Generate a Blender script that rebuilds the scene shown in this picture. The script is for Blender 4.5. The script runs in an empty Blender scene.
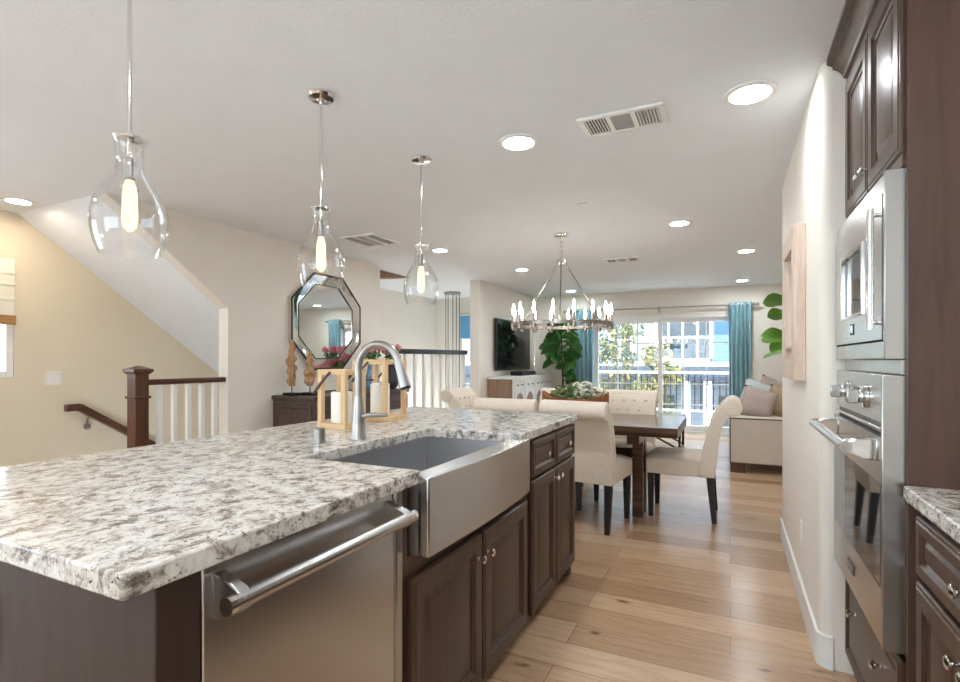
import bpy, bmesh, math, random
from mathutils import Vector, Matrix, noise as mnoise
R = math.radians
PI = math.pi
S = bpy.context.scene
COL = S.collection

# ------------------------------------------------------------------ camera, sky, sun, exposure
cam_d = bpy.data.cameras.new('camera')
cam_d.sensor_width = 36.0
cam_d.lens = 520 / 960 * 36
cam_d.shift_y = 19 / 960
cam_d.clip_start = 0.02
cam_d.clip_end = 300
cam = bpy.data.objects.new('camera', cam_d)
COL.objects.link(cam)
cam.location = (0, 0, 1.24)
cam.rotation_euler = (R(90), 0, R(25.7))
S.camera = cam

W = bpy.data.worlds.new('sky')
S.world = W
W.use_nodes = True
_bg = W.node_tree.nodes['Background']
_bg.inputs[0].default_value = (0.74, 0.88, 1.0, 1)
_bg.inputs[1].default_value = 4.9

sun_d = bpy.data.lights.new('sun', 'SUN')
sun_d.energy = 0.6
sun_d.angle = R(1)
sun_d.color = (1, 0.95, 0.86)
sun = bpy.data.objects.new('sun', sun_d)
COL.objects.link(sun)
sun.rotation_euler = (R(48), 0, R(28))

S.view_settings.view_transform = 'Standard'
S.view_settings.look = 'None'
S.view_settings.gamma = 1
S.view_settings.exposure = 0.82

LAMP = 100.0          # radiance of the recessed lamp lenses
CEIL = 2.44

# ------------------------------------------------------------------ materials
def srgb(r, g, b):
    f = lambda v: (v / 255 / 12.92) if v / 255 <= 0.04045 else ((v / 255 + 0.055) / 1.055) ** 2.4
    return (f(r), f(g), f(b), 1)

class NT:
    def __init__(self, name):
        self.m = bpy.data.materials.new(name)
        self.m.use_nodes = True
        self.t = self.m.node_tree
        self.t.nodes.clear()
        self.out = self.n('ShaderNodeOutputMaterial')
    def n(self, kind, **kw):
        nd = self.t.nodes.new(kind)
        for k, v in kw.items():
            if hasattr(nd, k): setattr(nd, k, v)
        return nd
    def l(self, a, b): self.t.links.new(a, b)
    def bsdf(self, col, rough=0.5, metal=0.0, **kw):
        b = self.n('ShaderNodeBsdfPrincipled')
        b.inputs['Base Color'].default_value = col
        b.inputs['Roughness'].default_value = rough
        b.inputs['Metallic'].default_value = metal
        for k, v in kw.items(): b.inputs[k.replace('_', ' ')].default_value = v
        self.l(b.outputs[0], self.out.inputs[0])
        self.b = b
        return b
    def coord(self, scale=(1, 1, 1), rot=(0, 0, 0), out='Object'):
        c = self.n('ShaderNodeTexCoord'); mp = self.n('ShaderNodeMapping')
        mp.inputs['Scale'].default_value = scale
        mp.inputs['Rotation'].default_value = rot
        self.l(c.outputs[out], mp.inputs[0])
        return mp.outputs[0]
    def noise(self, vec, scale, detail=4, rough=0.5, dist=0.0):
        nz = self.n('ShaderNodeTexNoise')
        nz.inputs['Scale'].default_value = scale
        nz.inputs['Detail'].default_value = detail
        nz.inputs['Roughness'].default_value = rough
        nz.inputs['Distortion'].default_value = dist
        self.l(vec, nz.inputs['Vector'])
        return nz
    def ramp(self, fac, stops):
        r = self.n('ShaderNodeValToRGB')
        els = r.color_ramp.elements
        while len(els) < len(stops): els.new(0.5)
        for e, (p, c) in zip(els, stops):
            e.position = p; e.color = c
        self.l(fac, r.inputs[0])
        return r.outputs[0]
    def mix(self, fac, a, b, mode='MIX'):
        m = self.n('ShaderNodeMix', data_type='RGBA', blend_type=mode)
        if isinstance(fac, (int, float)): m.inputs[0].default_value = fac
        else: self.l(fac, m.inputs[0])
        for i, v in ((6, a), (7, b)):
            if isinstance(v, tuple): m.inputs[i].default_value = v
            else: self.l(v, m.inputs[i])
        return m.outputs[2]
    def bump(self, h, strength=0.2, dist=0.01):
        b = self.n('ShaderNodeBump')
        b.inputs['Strength'].default_value = strength
        b.inputs['Distance'].default_value = dist
        self.l(h, b.inputs['Height'])
        self.l(b.outputs[0], self.b.inputs['Normal'])

def simple(name, col, rough=0.5, metal=0.0, var=0.06, vscale=8, bump=0.0, bscale=60, **kw):
    t = NT(name); t.bsdf(col, rough, metal, **kw)
    v = t.coord()
    nz = t.noise(v, vscale)
    lo = tuple(c * (1 - var) for c in col[:3]) + (1,)
    hi = tuple(min(1, c * (1 + var)) for c in col[:3]) + (1,)
    t.l(t.ramp(nz.outputs[0], [(0.3, lo), (0.7, hi)]), t.b.inputs['Base Color'])
    if bump:
        t.bump(t.noise(v, bscale, 3).outputs[0], bump, 0.004)
    return t.m

def wood(name, dark, light, rough=0.35, axis=2, scale=1.0, coat=0.0):
    t = NT(name); t.bsdf(light, rough)
    sc = [14 * scale] * 3; sc[axis] = 1.2 * scale
    v = t.coord(tuple(sc))
    nz = t.noise(v, 2.5, 6, 0.6, 0.6)
    t.l(t.ramp(nz.outputs[0], [(0.3, dark), (0.7, light)]), t.b.inputs['Base Color'])
    if coat:
        t.b.inputs['Coat Weight'].default_value = coat
        t.b.inputs['Coat Roughness'].default_value = 0.15
    t.bump(nz.outputs[0], 0.08, 0.002)
    return t.m

def brushed(name, col, rough=0.3, axis=1, s=1.0):
    t = NT(name); t.bsdf(col, rough, 1.0)
    sc = [160 * s] * 3; sc[axis] = 1.0 * s
    v = t.coord(tuple(sc))
    nz = t.noise(v, 1.5, 3, 0.6)
    r = t.n('ShaderNodeMapRange')
    r.inputs['To Min'].default_value = rough - 0.004
    r.inputs['To Max'].default_value = rough + 0.004
    t.l(nz.outputs[0], r.inputs[0]); t.l(r.outputs[0], t.b.inputs['Roughness'])
    return t.m

def granite(name):
    t = NT(name); t.bsdf((.8, .8, .8, 1), 0.16)
    v = t.coord()
    warp = t.noise(v, 5, 4, 0.6)
    vs = t.n('ShaderNodeVectorMath', operation='SCALE'); t.l(warp.outputs[1], vs.inputs[0]); vs.inputs[3].default_value = 0.14
    va = t.n('ShaderNodeVectorMath', operation='ADD'); t.l(v, va.inputs[0]); t.l(vs.outputs[0], va.inputs[1])
    vw = va.outputs[0]
    st = t.n('ShaderNodeMapping'); st.inputs['Scale'].default_value = (1.0, 0.72, 1.0); st.inputs['Rotation'].default_value = (0, 0, 0.5)
    t.l(vw, st.inputs[0]); vw = st.outputs[0]
    big = t.noise(vw, 27, 8, 0.74, 0.25)
    base = t.ramp(big.outputs[0], [(0.36, srgb(98, 88, 80)), (0.42, srgb(146, 136, 127)), (0.47, srgb(190, 183, 174)), (0.53, srgb(214, 209, 202)), (0.70, srgb(230, 227, 222))])
    mid = t.noise(vw, 55, 5, 0.7, 0.8)
    mk = t.ramp(mid.outputs[0], [(0.56, (0, 0, 0, 1)), (0.66, (1, 1, 1, 1))])
    c1 = t.mix(mk, base, srgb(120, 108, 99))
    fine = t.noise(v, 105, 3, 0.6, 0.3)
    mf = t.ramp(fine.outputs[0], [(0.59, (0, 0, 0, 1)), (0.64, (1, 1, 1, 1))])
    cl = t.noise(v, 17, 3)
    mc = t.ramp(cl.outputs[0], [(0.44, (0, 0, 0, 1)), (0.58, (1, 1, 1, 1))])
    mul = t.n('ShaderNodeMath', operation='MULTIPLY'); t.l(mf, mul.inputs[0]); t.l(mc, mul.inputs[1])
    c2 = t.mix(mul.outputs[0], c1, srgb(62, 55, 52))
    t.l(c2, t.b.inputs['Base Color'])
    return t.m

def oak_floor(name):
    t = NT(name); t.bsdf((.6, .45, .3, 1), 0.24)
    v = t.coord(rot=(0, 0, 0))
    br = t.n('ShaderNodeTexBrick')
    br.offset = 0.37
    for k, x in (('Scale', 1.0), ('Brick Width', 1.75), ('Row Height', 0.185), ('Mortar Size', 0.0016), ('Mortar Smooth', 0.2), ('Bias', 0.0)):
        br.inputs[k].default_value = x
    br.inputs['Color1'].default_value = (0, 0, 0, 1); br.inputs['Color2'].default_value = (1, 1, 1, 1); br.inputs['Mortar'].default_value = (0.5, 0.5, 0.5, 1)
    t.l(v, br.inputs['Vector'])
    tone = t.ramp(br.outputs['Color'], [(0.0, srgb(170, 134, 103)), (0.35, srgb(197, 163, 130)), (0.7, srgb(210, 178, 146)), (1.0, srgb(184, 150, 119))])
    gv = t.coord((1.2, 16, 1))
    g = t.noise(gv, 3.0, 6, 0.62, 0.7)
    grain = t.ramp(g.outputs[0], [(0.3, (0.70, 0.63, 0.57, 1)), (0.55, (1, 1, 1, 1))])
    c = t.mix(0.75, tone, grain, 'MULTIPLY')
    kv = t.coord((2.2, 5.5, 1))
    vo = t.n('ShaderNodeTexVoronoi'); vo.inputs['Scale'].default_value = 1.15; t.l(kv, vo.inputs['Vector'])
    kn = t.ramp(vo.outputs['Distance'], [(0.05, (1, 1, 1, 1)), (0.14, (0, 0, 0, 1))])
    kn2 = t.noise(v, 9, 3); kk = t.ramp(kn2.outputs[0], [(0.45, (0, 0, 0, 1)), (0.62, (1, 1, 1, 1))])
    km = t.n('ShaderNodeMath', operation='MULTIPLY'); t.l(kn, km.inputs[0]); t.l(kk, km.inputs[1])
    c = t.mix(km.outputs[0], c, srgb(92, 66, 46))
    c = t.mix(br.outputs['Fac'], c, srgb(120, 92, 68))
    t.l(c, t.b.inputs['Base Color'])
    t.bump(br.outputs['Fac'], -0.15, 0.003)
    return t.m

def thin_glass(name, tint=(1, 1, 1, 1), edge=0.6, rough=0.0):
    t = NT(name)
    tr = t.n('ShaderNodeBsdfTransparent'); tr.inputs[0].default_value = tint
    gl = t.n('ShaderNodeBsdfGlossy'); gl.inputs['Roughness'].default_value = rough
    mx = t.n('ShaderNodeMixShader')
    lw = t.n('ShaderNodeLayerWeight'); lw.inputs[0].default_value = 0.5
    pw = t.n('ShaderNodeMath', operation='POWER'); t.l(lw.outputs['Facing'], pw.inputs[0]); pw.inputs[1].default_value = 3.2
    ma = t.n('ShaderNodeMath', operation='MULTIPLY_ADD'); t.l(pw.outputs[0], ma.inputs[0]); ma.inputs[1].default_value = edge; ma.inputs[2].default_value = 0.04
    fac = ma.outputs[0]
    t.l(fac, mx.inputs[0]); t.l(tr.outputs[0], mx.inputs[1]); t.l(gl.outputs[0], mx.inputs[2]); t.l(mx.outputs[0], t.out.inputs[0])
    return t.m

def emit(name, col, strength):
    t = NT(name)
    e = t.n('ShaderNodeEmission'); e.inputs[0].default_value = col; e.inputs[1].default_value = strength
    t.l(e.outputs[0], t.out.inputs[0])
    return t.m

M = {}
M['paint'] = simple('wall paint', srgb(238, 231, 220), 0.85, var=0.015, vscale=3, bump=0.08, bscale=160)
M['paint_warm_lit'] = simple('wall paint warm lit', srgb(228, 214, 190), 0.85, var=0.015, vscale=3, bump=0.08, bscale=160)  # same wall paint, with warm stair lamp light put into its colour
M['ceiling'] = simple('ceiling paint', srgb(240, 244, 249), 0.9, var=0.012, vscale=6, bump=0.35, bscale=90)
M['trim'] = simple('white trim', srgb(240, 239, 236), 0.4, var=0.01)
M['floor'] = oak_floor('oak planks')
M['granite'] = granite('granite')
M['cab'] = wood('espresso cabinet', srgb(58, 40, 32), srgb(86, 62, 51), 0.33, 2, 1.0, 0.0)
M['cab_shaded'] = wood('espresso cabinet shaded', srgb(46, 30, 24), srgb(60, 41, 33), 0.6, 2, 1.0, 0.0)  # same cabinet wood, shade put into the colour against the rear window's light
M['cab_side'] = wood('cabinet side veneer', srgb(66, 43, 34), srgb(90, 62, 50), 0.5, 2, 0.6, 0.0)
M['newel'] = wood('stair wood', srgb(70, 40, 26), srgb(104, 64, 44), 0.35, 2, 1.2)
M['rail_wood'] = wood('rail wood', srgb(62, 36, 24), srgb(98, 62, 44), 0.3, 1, 1.2)
M['dark_rail'] = simple('dark rail', srgb(36, 28, 26), 0.35)
M['steel'] = brushed('brushed steel', (0.54, 0.53, 0.52, 1), 0.26, 1)
M['steel_v'] = brushed('brushed steel upright', (0.47, 0.465, 0.46, 1), 0.26, 2)
M['steel_sink'] = brushed('sink steel', (0.56, 0.56, 0.57, 1), 0.34, 1)
M['nickel'] = simple('brushed nickel', (0.38, 0.365, 0.35, 1), 0.30, 1.0, var=0.03)
M['chrome'] = simple('polished nickel', (0.78, 0.77, 0.75, 1), 0.10, 1.0, var=0.02)
M['ring_metal'] = simple('aged nickel', (0.30, 0.26, 0.23, 1), 0.25, 1.0, var=0.05)
M['black_plastic'] = simple('black plastic', srgb(26, 25, 26), 0.35)
M['black_wood'] = simple('black leg', srgb(30, 26, 26), 0.4)
M['oven_glass'] = simple('dark oven glass', (0.012, 0.013, 0.016, 1), 0.03, 0.0, var=0.01, Specular_IOR_Level=1.0)
M['glass'] = thin_glass('window glass')
M['lamp_glass'] = thin_glass('clear lamp glass', (0.985, 0.985, 0.985, 1), 0.7)
M['mirror'] = simple('mirror silver', (0.90, 0.93, 0.93, 1), 0.005, 1.0, var=0.005)
M['mirror_frame'] = simple('mirrored frame', (0.78, 0.75, 0.72, 1), 0.06, 1.0, var=0.03)
M['dark_edge'] = simple('dark frame edge', srgb(70, 62, 58), 0.3, 0.6)
M['lens'] = emit('lamp lens', (0.90, 0.955, 1.0, 1), LAMP)
M['lens_soft'] = emit('lamp lens soft', (0.92, 0.96, 1.0, 1), LAMP * 0.45)
M['lens_warm'] = emit('lamp lens warm', (1, 0.85, 0.66, 1), LAMP * 0.6)
M['bulb_glow'] = emit('bulb glow', (1, 0.72, 0.36, 1), 1.5)
M['candle_bulb'] = emit('candle bulb', (1, 0.93, 0.84, 1), 24)
M['linen'] = simple('cream linen', srgb(226, 212, 194), 0.9, var=0.03, vscale=25, bump=0.15, bscale=400, Sheen_Weight=0.2)
M['sofa_fab'] = simple('sofa fabric', srgb(214, 203, 190), 0.9, var=0.03, vscale=25, bump=0.2, bscale=300)
M['mauve'] = simple('mauve cushion', srgb(186, 168, 160), 0.9, var=0.05, vscale=25, bump=0.2, bscale=300)
M['tan'] = simple('tan cushion', srgb(176, 150, 122), 0.9, var=0.05, vscale=25, bump=0.2, bscale=300)
M['pale_blue'] = simple('pale cushion', srgb(205, 212, 212), 0.9, var=0.05, vscale=25, bump=0.2, bscale=300)
M['teal'] = simple('teal curtain', srgb(146, 184, 192), 0.85, var=0.06, vscale=12, bump=0.1, bscale=300)
M['table'] = wood('dining table wood', srgb(54, 36, 28), srgb(96, 64, 47), 0.22, 0, 1.0, 0.3)
M['pine'] = wood('pale pine', srgb(204, 166, 118), srgb(230, 198, 154), 0.55, 2, 1.5)
M['pine_h'] = wood('pale pine sideways', srgb(204, 166, 118), srgb(230, 198, 154), 0.55, 0, 1.5)
M['ash'] = wood('whitewashed ash', srgb(198, 174, 154), srgb(226, 206, 190), 0.6, 2, 1.5)
M['wax'] = simple('white wax', srgb(244, 240, 230), 0.5, var=0.01, Subsurface_Weight=0.0)
M['console_wood'] = wood('console wood', srgb(66, 52, 48), srgb(98, 80, 72), 0.45, 1, 1.0)
M['brown_side'] = wood('weathered brown', srgb(126, 98, 80), srgb(164, 134, 112), 0.6, 2, 1.0)
M['white_wash'] = simple('distressed white', srgb(228, 226, 222), 0.6, var=0.06, vscale=14)
M['driftwood'] = wood('driftwood', srgb(150, 112, 74), srgb(206, 170, 124), 0.75, 2, 2.0)
M['leaf'] = simple('fig leaf', srgb(106, 148, 60), 0.4, var=0.28, vscale=4)
M['leaf_dark'] = simple('fig leaf dark', srgb(74, 126, 62), 0.4, var=0.35, vscale=5)
M['stem'] = simple('stem brown', srgb(92, 72, 50), 0.8)
M['pot'] = simple('pot', srgb(190, 184, 176), 0.6)
M['bowl_wood'] = wood('dough bowl wood', srgb(128, 74, 40), srgb(176, 112, 66), 0.5, 0, 2.0)
M['petal_white'] = simple('white petals', srgb(240, 236, 222), 0.7, var=0.08, vscale=40)
M['petal_pink'] = simple('pink petals', srgb(226, 140, 150), 0.6, var=0.2, vscale=30)
M['sage'] = simple('sage foliage', srgb(142, 150, 104), 0.7, var=0.2, vscale=20)
M['tv'] = simple('screen', (0.008, 0.009, 0.012, 1), 0.06, 0.0, var=0.02, Specular_IOR_Level=0.9)
M['plate'] = simple('switch plate', srgb(238, 234, 226), 0.4, var=0.01)
M['siding'] = None
M['leather'] = simple('dark leather', srgb(88, 70, 58), 0.6)
M['blue_ceramic'] = simple('blue ceramic', srgb(120, 160, 200), 0.2, var=0.5, vscale=25)
M['charcoal'] = simple('charcoal ceramic', srgb(56, 54, 58), 0.5)
M['bamboo'] = wood('bamboo slats', srgb(150, 104, 58), srgb(196, 150, 96), 0.6, 1, 3.0)
M['shade_cloth'] = simple('pale shade cloth', srgb(238, 232, 216), 0.8, var=0.03, vscale=20)
M['fill_globe'] = emit('globe lamp', (0.82, 0.93, 1.0, 1), 30)  # daylight-coloured glow added to brighten the far stairwell
def translucent(name, col):
    t = NT(name)
    d = t.n('ShaderNodeBsdfDiffuse'); d.inputs[0].default_value = col
    tr = t.n('ShaderNodeBsdfTranslucent'); tr.inputs[0].default_value = col
    nz = t.noise(t.coord((1, 1, 30)), 8)
    t.l(t.ramp(nz.outputs[0], [(.3, tuple(c * .92 for c in col[:3]) + (1,)), (.7, col)]), d.inputs[0])
    mx = t.n('ShaderNodeMixShader'); mx.inputs[0].default_value = .3
    t.l(d.outputs[0], mx.inputs[1]); t.l(tr.outputs[0], mx.inputs[2]); t.l(mx.outputs[0], t.out.inputs[0])
    return t.m
M['blue_shade'] = translucent('blue roller shade', srgb(140, 196, 226))
M['vent_dark'] = simple('vent duct dark', srgb(70, 66, 62), 0.8)
M['grey_damper'] = simple('vent damper grey', srgb(168, 168, 170), 0.6)
M['teal_edge'] = simple('teal outlet rim', srgb(52, 110, 128), 0.4)
M['brown_plate'] = simple('brown outlet plate', srgb(60, 45, 40), 0.4)
M['soil'] = simple('soil', srgb(60, 46, 36), 0.9)
M['concrete'] = simple('concrete', srgb(170, 168, 164), 0.9, var=0.08)
M['asphalt'] = simple('asphalt', srgb(100, 100, 100), 0.95, var=0.1)
M['roof_grey'] = simple('grey roof', srgb(54, 62, 74), 0.8, var=0.12, vscale=3)
M['house_glass'] = simple('house glass', srgb(44, 54, 60), 0.05, 0.0, var=0.15, vscale=0.6)
M['garage'] = simple('garage door', srgb(72, 80, 82), 0.6, var=0.05)
M['tree_leaf'] = simple('tree leaf', srgb(76, 86, 60), 0.6, var=0.4, vscale=2.5)
M['tree_yellow'] = simple('tree yellow leaf', srgb(142, 134, 78), 0.6, var=0.2, vscale=3)
M['bark'] = simple('bark', srgb(96, 80, 66), 0.9, var=0.2)
def siding_mat(name, col):
    t = NT(name); t.bsdf(col, 0.7)
    c = t.n('ShaderNodeTexCoord'); sp = t.n('ShaderNodeSeparateXYZ'); t.l(c.outputs['Object'], sp.inputs[0])
    mu = t.n('ShaderNodeMath', operation='MULTIPLY'); mu.inputs[1].default_value = 1 / 0.24; t.l(sp.outputs[2], mu.inputs[0])
    fr = t.n('ShaderNodeMath', operation='FRACT'); t.l(mu.outputs[0], fr.inputs[0])
    t.l(t.ramp(fr.outputs[0], [(0.0, tuple(x * 0.62 for x in col[:3]) + (1,)), (0.16, col)]), t.b.inputs['Base Color'])
    t.bump(fr.outputs[0], 0.5, 0.02)
    return t.m
M['siding'] = siding_mat('white lap siding', srgb(136, 143, 150))
M['siding_blue'] = siding_mat('blue lap siding', srgb(52, 86, 116))

# ------------------------------------------------------------------ mesh helpers
def nb(): return bmesh.new()

def box(bm, x0, x1, y0, y1, z0, z1):
    v = [bm.verts.new((x, y, z)) for x in (x0, x1) for y in (y0, y1) for z in (z0, z1)]
    for q in ((0, 1, 3, 2), (4, 6, 7, 5), (0, 4, 5, 1), (2, 3, 7, 6), (0, 2, 6, 4), (1, 5, 7, 3)):
        bm.faces.new([v[i] for i in q])
    return bm

def hexa(bm, a, b):
    """a, b: two quads of 4 points each (same winding)."""
    va = [bm.verts.new(p) for p in a]; vb = [bm.verts.new(p) for p in b]
    bm.faces.new(va); bm.faces.new(vb)
    for i in range(4):
        j = (i + 1) % 4
        bm.faces.new((va[i], va[j], vb[j], vb[i]))
    return bm

def prism(bm, poly, axis, a, b):
    """poly: 2-D points; axis 0: (y,z), 1: (x,z), 2: (x,y); extruded from a to b on the axis."""
    def P(p, t):
        if axis == 0: return (t, p[0], p[1])
        if axis == 1: return (p[0], t, p[1])
        return (p[0], p[1], t)
    A = [bm.verts.new(P(p, a)) for p in poly]; B = [bm.verts.new(P(p, b)) for p in poly]
    bm.faces.new(A); bm.faces.new(B)
    n = len(poly)
    for i in range(n):
        j = (i + 1) % n
        bm.faces.new((A[i], A[j], B[j], B[i]))
    return bm

def tube(bm, pts, r, n=12, cap=True):
    pts = [Vector(p) for p in pts]
    rs = r if isinstance(r, (list, tuple)) else [r] * len(pts)
    rings = []
    up = None
    for i, p in enumerate(pts):
        if i == 0: d = pts[1] - p
        elif i == len(pts) - 1: d = p - pts[i - 1]
        else: d = (pts[i + 1] - p).normalized() + (p - pts[i - 1]).normalized()
        d.normalize()
        if up is None:
            up = Vector((0, 0, 1)) if abs(d.z) < 0.9 else Vector((1, 0, 0))
        u = (up - d * up.dot(d)).normalized(); w = d.cross(u)
        up = u
        rings.append([bm.verts.new(p + (u * math.cos(2 * PI * k / n) + w * math.sin(2 * PI * k / n)) * rs[i]) for k in range(n)])
    for a, b in zip(rings, rings[1:]):
        for k in range(n):
            j = (k + 1) % n
            bm.faces.new((a[k], a[j], b[j], b[k]))
    if cap:
        bm.faces.new(rings[0]); bm.faces.new(rings[-1])
    return bm

def lathe(bm, prof, n=24, c=(0, 0, 0), cap0=True, cap1=True, wob=None):
    """prof: (radius, z) list, turned about the vertical through c."""
    rings = []
    for r, z in prof:
        ring = []
        for k in range(n):
            a = 2 * PI * k / n
            rr = r if wob is None else r * wob(a, z)
            ring.append(bm.verts.new((c[0] + rr * math.cos(a), c[1] + rr * math.sin(a), c[2] + z)))
        rings.append(ring)
    for a, b in zip(rings, rings[1:]):
        for k in range(n):
            j = (k + 1) % n
            bm.faces.new((a[k], a[j], b[j], b[k]))
    if cap0: bm.faces.new(rings[0])
    if cap1: bm.faces.new(rings[-1])
    return bm

def cyl(bm, c, r, z0, z1, n=20): return lathe(bm, [(r, z0), (r, z1)], n, c)

def ball(bm, c, r, sx=1, sy=1, sz=1, u=12, v=8):
    m = Matrix.Translation(c) @ Matrix.Diagonal((r * sx, r * sy, r * sz, 1))
    bmesh.ops.create_uvsphere(bm, u_segments=u, v_segments=v, radius=1, matrix=m)
    return bm

def rings_panel(bm, o, U, V, N, w, h, rings):
    """nested rectangles: (inset, height) from the outside in, on the plane o + u*U + v*V, height along N."""
    o, U, V, N = Vector(o), Vector(U), Vector(V), Vector(N)
    prev = None
    first = None
    for ins, ht in rings:
        q = [bm.verts.new(o + U * x + V * y + N * ht) for x, y in ((ins, ins), (w - ins, ins), (w - ins, h - ins), (ins, h - ins))]
        if prev:
            for i in range(4):
                j = (i + 1) % 4
                bm.faces.new((prev[i], prev[j], q[j], q[i]))
        else: first = q
        prev = q
    bm.faces.new(prev); bm.faces.new(first)
    return bm

DOOR = [(0, 0), (0, .014), (.004, .019), (.012, .019), (.016, .022), (.056, .022), (.062, .014), (.070, .013), (.074, .008), (.080, .008), (.100, .016), (.104, .017)]
DRAWER = [(0, 0), (0, .014), (.004, .019), (.010, .019), (.014, .022), (.034, .022), (.040, .014), (.045, .010), (.050, .010), (.060, .016)]

def off(o):
    v = Vector((0, 0, 0))
    while o is not None:
        v += o.location; o = o.parent
    return v

def obj(name, bm, mat, parent=None, bevel=0.0, seg=2, flat=False, local=False, ang=38):
    """links one mesh object; the mesh comes in world coordinates unless local."""
    bmesh.ops.recalc_face_normals(bm, faces=bm.faces)
    if parent is not None and not local:
        bmesh.ops.translate(bm, verts=bm.verts, vec=-off(parent))
    if not flat:
        lim = R(ang)
        for f in bm.faces: f.smooth = True
        for e in bm.edges:
            if len(e.link_faces) == 2 and e.calc_face_angle(0) > lim: e.smooth = False
    me = bpy.data.meshes.new(name); bm.to_mesh(me); bm.free()
    me.materials.append(M[mat] if isinstance(mat, str) else mat)
    o = bpy.data.objects.new(name, me); COL.objects.link(o)
    if parent is not None: o.parent = parent
    if bevel:
        b = o.modifiers.new('edge', 'BEVEL'); b.width = bevel; b.segments = seg; b.limit_method = 'ANGLE'; b.angle_limit = R(35)
    return o

def tag(o, label, cat, group=None, kind=None):
    o['label'] = label; o['category'] = cat
    if group: o['group'] = group
    if kind: o['kind'] = kind
    return o

def thing(name, label, cat, loc=(0, 0, 0), group=None, kind=None):
    o = bpy.data.objects.new(name, None); COL.objects.link(o)
    o.empty_display_size = 0.05
    o.location = loc
    return tag(o, label, cat, group, kind)

def struct(name, bm, mat, label, cat, bevel=0.0, **kw):
    return tag(obj(name, bm, mat, bevel=bevel, **kw), label, cat, None, 'structure')

KIDS = {}
def copy_tree(o, parent=None):
    c = o.copy(); COL.objects.link(c)
    if parent is not None:
        c.parent = parent; c.matrix_parent_inverse = Matrix()
    for ch in list(o.children): copy_tree(ch, c)
    return c

def wall_hole(bm, axis, a0, a1, t0, t1, z0, z1, h=None):
    """a wall slab along x (axis 0) or y (axis 1) from a0 to a1, thickness t0..t1, with an optional hole (a, b, za, zb)."""
    def B(p, q, za, zb):
        if q - p < 1e-6 or zb - za < 1e-6: return
        if axis == 0: box(bm, p, q, t0, t1, za, zb)
        else: box(bm, t0, t1, p, q, za, zb)
    if h is None: B(a0, a1, z0, z1)
    else:
        B(a0, h[0], z0, z1); B(h[1], a1, z0, z1); B(h[0], h[1], z0, h[2]); B(h[0], h[1], h[3], z1)
    return bm

# ------------------------------------------------------------------ the room
YB = 9.40             # back wall
XL = -5.25            # stairwell wall
XM = -4.03            # wall that carries the mirror
XT = -3.37            # wall that carries the television
XR = 0.327            # kitchen wall
LOW = -2.8            # foot of the stairwell

bm = nb()
box(bm, XM, XR, -2.6, YB, -.12, 0); box(bm, XR, 1.5, -2.6, YB, -.12, 0); box(bm, XL, XM, -2.6, 2.5, -.12, 0)
struct('floor', bm, 'floor', 'oak plank floor of kitchen and living area', 'floor')
struct('floor_stairwell', box(nb(), XL, XM + .5, 2.5, 9.0, LOW - .1, LOW), 'floor', 'lower floor at the foot of the stairwell', 'floor')
struct('ceiling', box(nb(), XL - .1, 1.6, -2.7, YB + .1, CEIL, CEIL + .12), 'ceiling', 'flat white textured ceiling', 'ceiling')

bm = wall_hole(nb(), 1, .2, 5.3, XL - .12, XL, LOW, CEIL, (.9, 2.167, 1.10, 2.02))
wall_hole(bm, 1, -2.7, .2, XL - .12, XL, LOW, CEIL, (-2.4, -.2, .3, 2.3))  # opening for the added daylight window on the landing
struct('wall_stairwell_side', box(nb(), XL - .12, XL, 5.3, 9.0, LOW, CEIL), 'paint', 'pale side wall of the far stairwell', 'wall')
struct('wall_left', bm, 'paint_warm_lit', 'cream wall along the stairs, warm lamp light in its colour', 'wall')
bm = prism(nb(), [(3.2, LOW), (5.43, LOW), (5.43, CEIL), (2.19, CEIL), (3.2, 1.70)], 0, XM - .12, XM)
struct('wall_mirror', bm, 'paint', 'cream wall carrying the octagonal mirror', 'wall')
sl = lambda y: CEIL - .73 * (y - 2.19)
bm = prism(nb(), [(2.19, CEIL), (5.3, sl(5.3)), (5.3, sl(5.3) + .16), (2.41, CEIL)], 0, XL, XM - .12)
struct('ceiling_slope', bm, 'ceiling', 'white sloped soffit above the stairs', 'ceiling')
bm = hexa(nb(), [(-4.5, 5.43, CEIL), (-4.5, 5.43, 2.30), (-4.5, 6.36, CEIL - .005), (-4.5, 6.36, CEIL)], [(-4.2, 5.43, CEIL), (-4.2, 5.43, 2.30), (-4.2, 6.36, CEIL - .005), (-4.2, 6.36, CEIL)])
struct('trim_1', bm, 'brown_side', 'small tapering tan soffit beyond the mirror wall', 'soffit')
struct('wall_television', box(nb(), XT - .17, XT, 7.0, YB, LOW, CEIL), 'paint', 'cream wall carrying the television', 'wall', bevel=.012)
struct('wall_stairwell', wall_hole(nb(), 0, XL, XT - .17, 8.9, 9.0, LOW, CEIL, (-4.72, -3.9, .30, 2.14)), 'paint', 'far wall of the second stairwell', 'wall')
DX0, DX1, DZ = -2.27, 0.10, 2.0
struct('wall_back', wall_hole(nb(), 0, XT, 1.5, YB, YB + .12, 0, CEIL, (DX0, DX1, 0, DZ)), 'paint', 'cream wall around the sliding glass door', 'wall')
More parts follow.
